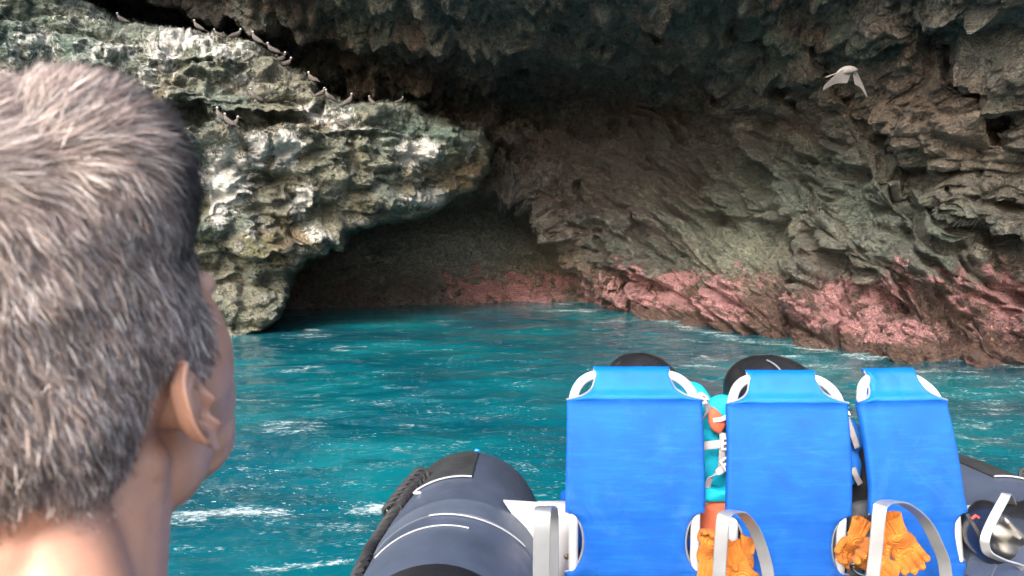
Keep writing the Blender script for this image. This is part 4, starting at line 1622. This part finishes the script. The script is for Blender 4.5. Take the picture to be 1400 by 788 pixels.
length = (0.0075 + 0.0065 * sstep(-0.03, 0.04, z) + 0.014 * sstep(0.10, 0.18, z)) * (0.65 + 0.6 * RNG.random(NH))
length *= 0.35 + 0.65 * sw[pick]
SEG = 3
pts_ = []
for k in range(SEG + 1):
    t = k / SEG
    lf = lift * (1 - 0.55 * t)
    d_ = fl * 1.0 + Nn * lf[:, None]
    d_ /= np.linalg.norm(d_, axis=1)[:, None]
    if k == 0:
        cur = L0 - Nn * 0.0012
    else:
        cur = cur + d_ * (length / SEG)[:, None]
    pts_.append(cur.copy())
wdr = np.cross(fl, Nn + 0.9 * RNG.normal(size=(NH, 3)))
wdr /= np.linalg.norm(wdr, axis=1)[:, None] + 1e-9
hwid = 0.00019 * (0.7 + 0.7 * RNG.random(NH))
vv = np.zeros((NH, (SEG + 1) * 2, 3))
for k in range(SEG + 1):
    tw = (1.0, 1.0, 0.8, 0.25)[k]
    vv[:, 2 * k] = pts_[k] - wdr * (hwid * tw)[:, None]
    vv[:, 2 * k + 1] = pts_[k] + wdr * (hwid * tw)[:, None]
world = vv.reshape(-1, 3) @ HRn.T + np.array(HO) - np.array(BASE)
bi = np.arange(NH)[:, None] * (SEG + 1) * 2
ff_ = np.concatenate([np.stack([bi[:, 0] + 2 * k, bi[:, 0] + 2 * k + 1, bi[:, 0] + 2 * k + 3, bi[:, 0] + 2 * k + 2], -1) for k in range(SEG)])
meH = mesh_np('hair', world, ff_)
# strand colour: grey, brown, white; dark front hair with its shade painted in
gq = RNG.random(NH)
white = (gq > 0.80)
mid_ = (gq > 0.42) & ~white
front_shade = sstep(-0.01, 0.045, y) * sstep(0.045, 0.10, z)
colr = np.tile([0.090, 0.064, 0.056], (NH, 1)) * (0.6 + 0.8 * RNG.random(NH))[:, None]
colr[mid_] = np.array([0.30, 0.225, 0.200]) * (0.7 + 0.6 * RNG.random(mid_.sum()))[:, None]
colr[white] = np.array([0.60, 0.53, 0.50]) * (0.7 + 0.5 * RNG.random(white.sum()))[:, None]
patch_ = 0.5 + 0.5 * np.clip(1.6 * fbm(L0 * 28 + 70, 2), -1, 1)
colr = colr * (0.65 + 0.6 * patch_)[:, None]
colr = colr * (1 - 0.93 * front_shade)[:, None]
attr_col(meH, 'haircol', np.repeat(colr, (SEG + 1) * 2, axis=0))
m, nt, b = new_mat('short_hair')
ha = nt.nodes.new('ShaderNodeAttribute')
ha.attribute_name = 'haircol'
nt.links.new(ha.outputs['Color'], b.inputs['Base Color'])
b.inputs['Roughness'].default_value = 0.42
b.inputs['Specular IOR Level'].default_value = 0.5
link('hair', meH, m, person)

# shirt and shorts, outside the picture but there when one steps aside
M_SHIRT = cloth_mat('dark_shirt', (0.02, 0.018, 0.016), (0.035, 0.03, 0.028), 500, 0.8)
sb_ = MB()
cz = nbw.z - 0.075
for i, (dz, rx, ry) in enumerate([(0.0, 0.12, 0.105), (-0.03, 0.20, 0.118), (-0.08, 0.215, 0.135), (-0.20, 0.190, 0.135), (-0.36, 0.165, 0.128), (-0.50, 0.172, 0.135), (cz * 0 - 0.60, 0.180, 0.14)]):
    pass
rows = []
prof_s = [(0.0, 0.125, 0.112), (-0.03, 0.185, 0.122), (-0.08, 0.205, 0.135), (-0.20, 0.188, 0.138), (-0.36, 0.166, 0.130), (-0.50, 0.172, 0.138), (-0.60, 0.182, 0.142)]
cc = Vector((nbw.x, nbw.y - 0.01, cz)) - BASE
for dz, rx, ry in prof_s:
    rows.append([sb_.bm.verts.new((cc.x + rx * math.cos(a), cc.y + 0.02 * (-dz) + ry * math.sin(a), cc.z + dz)) for a in [2 * math.pi * k / 40 for k in range(40)]])
for i in range(len(rows) - 1):
    for k in range(40):
        sb_.bm.faces.new((rows[i][k], rows[i][(k + 1) % 40], rows[i + 1][(k + 1) % 40], rows[i + 1][k]))
so_ = sb_.build('shirt', M_SHIRT, person)
so_.data.materials[0].use_backface_culling = False
bs = empty('bench', (BASE.x, BASE.y, 0.30))
tag(bs, 'low grey bench with aluminium legs that the person sits on', 'bench')
q_ = MB()
q_.box((0, 0, 0.22), (0.55, 0.42, 0.06), bev=0.015)
q_.build('seat', M_DECK, bs)
for sx_ in (-0.22, 0.22):
    q_ = MB()
    q_.box((sx_, 0, 0.095), (0.05, 0.36, 0.19), bev=0.008)
    q_.build('leg', M_ALU, bs)

# ------------------------------------------------------------------ life jackets hung between the seats
def puffy(name, outline, Yf, depth, mat, parent, origin, amp=0.008, seed=0.0):
    """padded panel from a photo-traced outline: rounded front, real thickness"""
    P_ = [at(px, py, Yf) for px, py in outline]
    c = sum(P_, Vector()) / len(P_)
    mb = MB()
    n = 40
    # resample outline
    cl = spline(P_ + [P_[0]], 6)[:-1]
    m_ = len(cl)
    rings = []
    K = 8
    for side in (0, 1):
        for k in range(K + 1):
            f = k / K
            if side == 0:
                a = f * math.pi / 2          # front: centre -> edge
                sc_, dy = math.sin(a), -depth * 0.5 * math.cos(a) ** 0.7 if a < math.pi / 2 - 1e-6 else 0
            else:
                if k == 0: continue
                a = (1 - f) * math.pi / 2
                sc_, dy = math.sin(a), depth * 0.5 * math.cos(a) ** 0.7
            if sc_ < 0.02: sc_ = 0.02
            ring = []
            for i, p in enumerate(cl):
                q = c + (p - c) * sc_
                w_ = perlin(np.array([[q.x * 22 + seed, q.z * 22, seed * 3.1]]))[0]
                q = q + Vector((0, dy + amp * w_ * (1 if sc_ < 0.98 else 0.3), 0))
                ring.append(mb.bm.verts.new(q - origin))
            rings.append(ring)
    for i in range(len(rings) - 1):
        for k in range(m_):
            mb.bm.faces.new((rings[i][k], rings[i][(k + 1) % m_], rings[i + 1][(k + 1) % m_], rings[i + 1][k]))
    mb.bm.faces.new(rings[0])
    mb.bm.faces.new(rings[-1])
    return mb.build(name, mat, parent)


def strap(pts, width, wdir, parent, origin, mat=None, name='strap'):
    mb = MB()
    mb.ribbon(spline([at(*p) - origin for p in pts], 6), wdir, width, 0.003)
    return mb.build(name, mat or M_WEB, parent)


def buckle(px, py, Y, ang, parent, origin, sz=0.030):
    p = at(px, py, Y) - origin
    R3 = Euler((0, ang, 0)).to_matrix()
    mb = MB()
    w_, h_ = sz, sz * 1.25
    for dx, dz, ww, hh in ((-w_ / 2, 0, .006, h_), (w_ / 2, 0, .006, h_), (0, h_ / 2, w_ + .006, .006), (0, -h_ / 2, w_ + .006, .006), (0, 0.001, w_, .007)):
        mb.box(p + R3 @ Vector((dx, 0, dz)), (ww, 0.007, hh), R3, 0.0018)
    mb.box(p + R3 @ Vector((w_ * 0.75, 0, h_ * 0.28)), (w_ * 0.5, 0.006, 0.006), R3, 0.0015)
    mb.box(p + R3 @ Vector((w_ * 0.75, 0, -h_ * 0.28)), (w_ * 0.5, 0.006, 0.006), R3, 0.0015)
    return mb.build('buckle', M_BUCKLE, parent)


o_ = at(985, 690, 2.56)
lj = empty('life_jacket', o_)
tag(lj, 'turquoise life jacket with coral lining and grey straps between the left and middle seats', 'life jacket')
puffy('panel', [(935, 520), (958, 526), (975, 545), (1000, 545), (1030, 560), (1040, 620), (1030, 668), (985, 676), (955, 650), (950, 600), (930, 560)], 2.60, 0.12, M_TURQ, lj, o_, 0.012, 1.0)
puffy('collar', [(966, 560), (972, 546), (988, 540), (1004, 545), (1010, 560), (1004, 574), (985, 577), (970, 574)], 2.52, 0.07, M_TURQ, lj, o_, 0.008, 4.0)
puffy('side_panel', [(905, 530), (925, 520), (944, 530), (956, 548), (950, 580), (925, 590), (905, 570)], 2.55, 0.05, M_TURQ, lj, o_, 0.006, 7.0)
puffy('lining', [(973, 556), (982, 562), (992, 578), (984, 592), (972, 586), (968, 570)], 2.485, 0.03, M_CORAL, lj, o_, 0.004, 2.0)
puffy('lower_lining', [(955, 682), (985, 676), (1015, 684), (1018, 720), (990, 735), (955, 730)], 2.54, 0.09, M_CORAL, lj, o_, 0.006, 3.0)
puffy('hem', [(955, 662), (985, 668), (1012, 662), (1015, 680), (985, 686), (955, 682)], 2.50, 0.05, M_TURQ, lj, o_, 0.006, 9.0)
strap([(955, 612, 2.50), (968, 609, 2.475), (990, 607, 2.47), (1012, 606, 2.50)], 0.028, (0, 0, 1), lj, o_)
strap([(988, 592, 2.49), (988, 610, 2.475), (987, 625, 2.48), (986, 640, 2.49)], 0.022, (1, 0, 0), lj, o_)
strap([(1012, 626, 2.49), (995, 638, 2.475), (978, 648, 2.475), (968, 662, 2.485), (967, 700, 2.52)], 0.024, (0.75, 0, 0.65), lj, o_)
strap([(938, 556, 2.47), (948, 548, 2.46), (958, 540, 2.45), (964, 548, 2.46), (968, 562, 2.48), (960, 575, 2.5)], 0.020, (0.7, 0, 0.7), lj, o_)
strap([(975, 575, 2.47), (990, 572, 2.46), (1000, 562, 2.45), (1003, 550, 2.46)], 0.016, (0.4, 0, 0.9), lj, o_)
buckle(994, 607, 2.455, 0.05, lj, o_)
buckle(994, 634, 2.455, -0.55, lj, o_)
buckle(961, 545, 2.44, 0.5, lj, o_, 0.020)

o_ = at(1165, 660, 2.55)
lj = empty('life_jacket', o_)
tag(lj, 'royal blue life jacket with a grey buckled strap hanging beside the middle blue seat', 'life jacket')
puffy('panel', [(1120, 560), (1150, 568), (1168, 576), (1181, 592), (1181, 606), (1172, 616), (1176, 636), (1170, 658), (1140, 670), (1110, 640)], 2.56, 0.07, M_ROYAL, lj, o_, 0.006, 5.0)
strap([(1144, 548, 2.46), (1150, 560, 2.455), (1160, 578, 2.46), (1168, 600, 2.47), (1172, 612, 2.48)], 0.020, (0.85, 0, 0.4), lj, o_)
strap([(1150, 545, 2.45), (1146, 552, 2.44), (1152, 564, 2.445)], 0.016, (0.85, 0, 0.4), lj, o_)
strap([(1166, 640, 2.50), (1170, 650, 2.50), (1176, 662, 2.52)], 0.020, (0.8, 0, 0.5), lj, o_)
buckle(1154, 566, 2.445, 0.45, lj, o_, 0.020)

o_ = at(1190, 700, 2.66)
bg_ = empty('bag', o_)
tag(bg_, 'black cloth bag standing in the dark gap between the middle and right seats', 'bag')
puffy('sack', [(1160, 612), (1185, 600), (1215, 606), (1225, 640), (1228, 720), (1205, 735), (1165, 730), (1155, 670)], 2.68, 0.20, M_BLKCLOTH, bg_, o_, 0.012, 6.0)
puffy('flap', [(1162, 690), (1190, 684), (1222, 690), (1225, 730), (1190, 738), (1162, 732)], 2.56, 0.08, simple('dark_grey_cloth', (0.06, 0.065, 0.075), 0.8, 0, 0.6, 200), bg_, o_, 0.008, 8.0)

o_ = at(1375, 745, 2.30)
bg2 = empty('bag', o_)
tag(bg2, 'glossy black dry bag with a silver clip lying on the right side tube', 'bag')
puffy('sack', [(1338, 700), (1352, 688), (1385, 694), (1430, 690), (1450, 730), (1440, 775), (1395, 782), (1350, 772), (1328, 750), (1326, 722)], 2.36, 0.22, M_BLACK, bg2, o_, 0.014, 11.0)
strap([(1322, 703, 2.27), (1330, 716, 2.25), (1338, 730, 2.24), (1342, 742, 2.24)], 0.012, (0.9, 0, 0.4), bg2, o_, M_BLKCLOTH)
cb = MB()
cb.sweep([at(1329, 709, 2.24) - o_, at(1334, 705, 2.235) - o_, at(1338, 708, 2.235) - o_], 0.005, 8)
cb.build('clip', simple('red_clip', (0.35, 0.05, 0.03), 0.4), bg2)

# ------------------------------------------------------------------ orange work gloves
def glove_mat():
    m, nt, b = new_mat('orange_knit')
    tc = nt.nodes.new('ShaderNodeTexCoord')
    v = noise_node(nt, 30, 5, 0.6, tc.outputs['Object'])
    nt.links.new(mixc(nt, ramp(nt, v, [(0.35, 0.0), (0.65, 1.0)]), (0.34, 0.095, 0.008), (0.48, 0.155, 0.016)), b.inputs['Base Color'])
    b.inputs['Roughness'].default_value = 0.85
    w1 = nt.nodes.new('ShaderNodeTexWave')
    w1.bands_direction = 'Y'
    w1.inputs['Scale'].default_value = 95
    w1.inputs['Distortion'].default_value = 1.0
    nt.links.new(tc.outputs['Object'], w1.inputs['Vector'])
    bn = nt.nodes.new('ShaderNodeBump')
    bn.inputs['Strength'].default_value = 0.8
    bn.inputs['Distance'].default_value = 0.003
    nt.links.new(mathn(nt, 'ADD', w1.outputs['Fac'], v), bn.inputs['Height'])
    nt.links.new(bn.outputs[0], b.inputs['Normal'])
    return m


M_GLOVE = glove_mat()


def glove(px, py, Y, rx, rz_, ry, label, curl=0.5, sc=1.0, seed=0):
    """local: wrist at the origin, fingers towards -z, palm facing -y"""
    r = empty('glove', at(px, py, Y))
    r.rotation_euler = (rx, ry, rz_)
    r.scale = (sc,) * 3
    tag(r, label, 'glove', 'orange knitted work gloves stuffed beside the seats')
    rg = random.Random(seed)
    g = Blobs()
    for k in range(14):
        t = k / 13
        g.ell((0.004 * math.sin(5 * t + seed), 0.010 * math.sin(4 * t + seed), -0.010 - 0.075 * t), (0.036 + 0.010 * t, 0.013 + 0.006 * math.sin(3 * t), 0.014), None, 20)
    for j, (x, L) in enumerate(((-0.033, 0.055), (-0.011, 0.068), (0.012, 0.066), (0.034, 0.050))):
        p = Vector((x, 0.0, -0.085))
        d = Vector((x * 2.5, 0.0, -1)).normalized()
        bend = curl * (0.7 + 0.6 * rg.random())
        for k in range(14):
            g.ell(p, (0.0125, 0.0105, 0.0125), None, 12)
            d = (Euler((-bend * 0.16, 0, 0)).to_matrix() @ d).normalized()
            p = p + d * (L / 13)
    p = Vector((-0.040, -0.004, -0.035))
    d = Vector((-0.8, -0.35, -0.6)).normalized()
    for k in range(12):
        g.ell(p, (0.0135, 0.0115, 0.0135), None, 12)
        d = (Euler((0, -0.05, 0)).to_matrix() @ d).normalized()
        p = p + d * 0.0045
    me = fuse('hand_part', g, 0.0025, 5)
    link('hand_part', me, M_GLOVE, r)
    # ribbed cuff, an open flattened sleeve
    c = MB()
    rows = []
    n = 72
    for i, (z, w_) in enumerate([(-0.012, 0.034), (0.0, 0.034), (0.015, 0.036), (0.032, 0.039), (0.048, 0.044), (0.050, 0.044), (0.049, 0.041), (0.034, 0.036), (0.015, 0.033), (-0.005, 0.031)]):
        row = []
        for k in range(n):
            a = 2 * math.pi * k / n
            rr = 1 + 0.035 * math.cos(36 * a / 1.0)
            row.append(c.bm.verts.new((w_ * rr * math.cos(a), (0.017 + 0.004 * math.sin(3 * a + seed)) * rr * math.sin(a), z + 0.004 * math.sin(2 * a + seed))))
        rows.append(row)
    for i in range(len(rows) - 1):
        for k in range(n):
            c.bm.faces.new((rows[i][k], rows[i][(k + 1) % n], rows[i + 1][(k + 1) % n], rows[i + 1][k]))
    c.build('cuff', M_GLOVE, r)
    return r


glove(968, 770, 2.27, 0.15, 0.3, math.pi + 0.10, 'orange glove, cuff upwards, left of the hoop between the left and middle seats', 0.9, 0.9, 1)
glove(1003, 762, 2.25, 0.25, -0.3, -0.45, 'orange glove crumpled behind the hoop between the left and middle seats', 1.2, 1.0, 2)
glove(1021, 752, 2.29, -0.1, 0.5, 0.35, 'orange glove with its ribbed cuff up against the middle blue seat', 0.8, 0.85, 3)
glove(1172, 728, 2.24, 0.2, 0.3, 0.30, 'folded orange glove left of the hoop in front of the right seat', 1.4, 0.9, 4)
glove(1222, 726, 2.17, 0.25, -0.2, -0.55, 'orange glove with spread fingers hanging through the hoop of the right seat', 0.8, 1.0, 5)
glove(1205, 775, 2.15, 0.1, 0.3, math.pi - 0.9, 'orange glove with its ribbed cuff hanging down, lowest by the right seat', 0.9, 0.95, 6)
gm = empty('karabiner', at(1175, 778, 2.16))
tag(gm, 'dark metal karabiner under the orange gloves at the middle seat', 'karabiner')
q_ = MB()
q_.sweep([(0.028 * math.cos(a), 0.004 * math.sin(2 * a), 0.014 * math.sin(a)) for a in [2 * math.pi * k / 24 for k in range(24)]], 0.005, 10, closed=True)
kb = q_.build('ring', simple('dark_chrome', (0.12, 0.16, 0.17), 0.2, 0.9), gm)
gm.rotation_euler = (0, 0.5, 0)

# ------------------------------------------------------------------ noddies on the ledges
M_BIRD = simple('grey_brown_feathers', (0.075, 0.065, 0.062), 0.8, 0, 0.5, 150, 0.3, 25)
M_WING = simple('dark_wing_feathers', (0.055, 0.047, 0.045), 0.8, 0, 0.5, 150, 0.3, 25)
M_CAP = simple('pale_cap_feathers', (0.50, 0.50, 0.50), 0.8)
M_PALEB = simple('pale_grey_feathers', (0.13, 0.12, 0.12), 0.8, 0, 0.5, 120, 0.2, 25)


def make_bird(label, pale=False):
    """sitting bird facing -x, feet at the origin"""
    r = empty('noddy')
    tag(r, label, 'seabird', 'dark seabirds perched on the rock outcrop')
    g = Blobs()
    spine = [((0.175, 0, 0.030), 0.006), ((0.13, 0, 0.045), 0.014), ((0.09, 0, 0.062), 0.028), ((0.045, 0, 0.085), 0.043), ((0.0, 0, 0.110), 0.050), ((-0.030, 0, 0.135), 0.044),
             ((-0.050, 0, 0.165), 0.030), ((-0.060, 0, 0.190), 0.022), ((-0.066, 0, 0.212), 0.024), ((-0.072, 0, 0.224), 0.024)]
    for (a, ra), (b_, rb) in zip(spine, spine[1:]):
        for k in range(5):
            t = k / 5
            p = Vector(a).lerp(Vector(b_), t)
            q = ra + (rb - ra) * t
            g.ell(p, (q, q * 0.92, q), None, 14)
    link('body', fuse('body', g, 0.005, 4), M_BIRD, r)
    c = MB()
    c.ell((-0.070, 0, 0.236), (0.021, 0.019, 0.015), None, 14)
    c.build('cap', M_CAP, r)
    k_ = MB()
    k_.sweep([(-0.088, 0, 0.220), (-0.110, 0, 0.219), (-0.135, 0, 0.212)], [0.007, 0.005, 0.001], 8)
    k_.build('beak', M_BLACK, r)
    t_ = MB()
    t_.ribbon([(0.12, 0, 0.048), (0.18, 0, 0.025), (0.235, 0, -0.005)], (0, 1, 0), 0.040, 0.008)
    t_.build('tail', M_WING, r)
    for s_ in (-1, 1):
        w_ = MB()
        w_.ell((0.050, s_ * 0.036, 0.090), (0.105, 0.012, 0.036), Euler((0, 0.48, 0)).to_matrix(), 18)
        w_.build('wing', M_WING, r)
        l_ = MB()
        l_.sweep([(0.0, s_ * 0.018, 0.075), (0.008, s_ * 0.018, 0.035), (0.0, s_ * 0.018, 0.0)], 0.005, 6)
        l_.box((-0.012, s_ * 0.018, 0.003), (0.035, 0.022, 0.005), bev=0.001)
        l_.build('leg', M_BLACK, r)
    return r


def tree_of(me):
    v = np.empty(len(me.vertices) * 3, np.float32)
    me.vertices.foreach_get('co', v)
    return BVHTree.FromPolygons([tuple(p) for p in v.reshape(-1, 3).tolist()], [tuple(p.vertices) for p in me.polygons])


bvh = tree_of(meC)
CAMP = Vector((0, 0, CAMZ))


def perch(px, py):
    """lip of the ledge near the photo pixel: the highest hit on the outcrop going down the picture"""
    prev = 99
    cand = []
    for k in range(-44, 34):
        d = (at(px, py + k, 1.0) - CAMP).normalized()
        h_ = bvh.ray_cast(CAMP, d, 60)
        Yh = h_[0].y if h_[0] is not None else 99
        if prev - Yh > 0.30 and Yh < 15.0:
            d = (at(px, py + k + 1.5, 1.0) - CAMP).normalized()
            h_ = bvh.ray_cast(CAMP, d, 60)
            if h_[0] is not None:
                cand.append((abs(k) + (0 if prev > 16 else 8), h_[0]))
        prev = Yh
    if cand:
        return min(cand, key=lambda c: c[0])[1]
    d = (at(px, py, 1.0) - CAMP).normalized()
    h_ = bvh.ray_cast(CAMP, d, 60)
    return h_[0] if h_[0] is not None else at(px, py, 13)


BIRDS = [(168, 20, 0, 'dark noddy alone at the far left of the ridge, against the black hollow'),
         (271, 46, 0, 'noddy with its beak raised left, above the white droppings on the ridge'),
         (300, 50, 0, 'noddy sunk low behind the ridge, only its pale head clear'),
         (324, 54, 1, 'noddy facing right on the ridge, third bird left of the steep drop'),
         (350, 68, 0, 'hunched noddy at the shoulder where the ridge begins to slope down'),
         (374, 76, 0, 'tall noddy of the close pair on the sloping ridge'),
         (386, 86, 1, 'low noddy of the close pair on the sloping ridge, facing right'),
         (392, 88, 1, 'noddy just right of the close pair on the sloping ridge'),
         (427, 106, 0, 'lone noddy on the steep part of the slope, above the notch'),
         (440, 124, 1, 'small noddy at the foot of the steep slope'),
         (450, 137, 0, 'noddy beside the white stained block at the notch'),
         (478, 143, 1, 'upright noddy right of the white stained block'),
         (507, 140, 0, 'small noddy on the green ledge right of the white stained block'),
         (547, 144, 1, 'rightmost noddy, on the ledge towards the dark arch'),
         (313, 190, 0, 'front noddy of the pair on the lower ledge, above the big white stain'),
         (321, 188, 1, 'rear noddy of the pair on the lower ledge, above the big white stain'),
         (349, 183, 0, 'noddy alone on the lower ledge right of the pair'),
         (302, 200, 0, 'noddy on the lower ledge nearest the head of the person'),
         (462, 218, 0, 'noddy in the shaded pocket under the orange band of rock')]
proto = None
rb_ = random.Random(3)
for i, (px, py, flip, lab) in enumerate(BIRDS):
    p = perch(px, py)
    if proto is None:
        proto = make_bird(lab)
        r = proto
    else:
        r = proto.copy()
        COL.objects.link(r)
        for chd in proto.children:
            cc_ = chd.copy()
            COL.objects.link(cc_)
            cc_.parent = r
        r['label'] = lab
    r.location = p + Vector((0, -0.03, 0.0))
    r.rotation_euler = (0, rb_.uniform(-0.15, 0.15), (math.pi if flip else 0) + rb_.uniform(-0.6, 0.6))
    sc_ = rb_.uniform(0.82, 1.02) * (0.8 if i in (2, 9, 12, 13) else 1)
    r.scale = (sc_,) * 3

# one bird on the wing by the right wall
fb = empty('noddy', at(1166, 100, 8.6))
fb.scale = (1.25, 1.25, 1.25)
tag(fb, 'pale grey seabird flying with swept wings before the right cave wall', 'seabird')
g = Blobs()
for k in range(16):
    t = k / 15
    q = 0.006 + 0.034 * math.sin(math.pi * min(1, t * 1.05)) ** 0.8
    g.ell((0.04 - 0.20 * t, 0, 0.03 + 0.015 * math.sin(3 * t) - 0.04 * t), (q, q * 0.9, q), None, 14)
link('body', fuse('body', g, 0.005, 4), M_PALEB, fb)
for nm, tip, w0 in (('wing', (-0.30, -0.08, -0.14), 0.15), ('wing', (0.21, 0.16, -0.16), 0.17)):
    q_ = MB()
    tipv = Vector(tip)
    rootv = Vector((-0.01, 0, 0.035))
    midv = rootv.lerp(tipv, 0.45) + Vector((0, 0, 0.035))
    path_ = spline([rootv, midv, tipv], 8)
    m_ = len(path_)
    bm = q_.bm
    for li, off in ((0, 0.004), (1, -0.004)):
        pass
    rowsA = []
    for i, p in enumerate(path_):
        t = i / (m_ - 1)
        cw = w0 * (1 - 0.75 * t ** 1.6) * 0.5
        bk = Vector((0.35 if tip[0] > 0 else -0.15, 0.3, -0.9)).normalized()
        th_ = 0.005 * (1 - 0.7 * t)
        nrm_ = Vector((0, 1, 0.2))
        rowsA.append([bm.verts.new(p - bk * cw * 0.3), bm.verts.new(p + nrm_ * th_), bm.verts.new(p + bk * cw * 1.7), bm.verts.new(p - nrm_ * th_)])
    for A, B in zip(rowsA, rowsA[1:]):
        for k in range(4):
            bm.faces.new((A[k], A[(k + 1) % 4], B[(k + 1) % 4], B[k]))
    bm.faces.new(rowsA[0][::-1])
    bm.faces.new(rowsA[-1])
    q_.build(nm, M_PALEB, fb)
q_ = MB()
q_.ribbon([(-0.14, 0, 0.0), (-0.20, 0, -0.02), (-0.25, 0, -0.04)], (0, 1, 0.2), 0.05, 0.006)
q_.build('tail', M_PALEB, fb)
q_ = MB()
q_.sweep([(0.05, 0, 0.032), (0.075, 0, 0.028), (0.095, 0, 0.022)], [0.007, 0.004, 0.001], 8)
q_.build('beak', M_BLACK, fb)
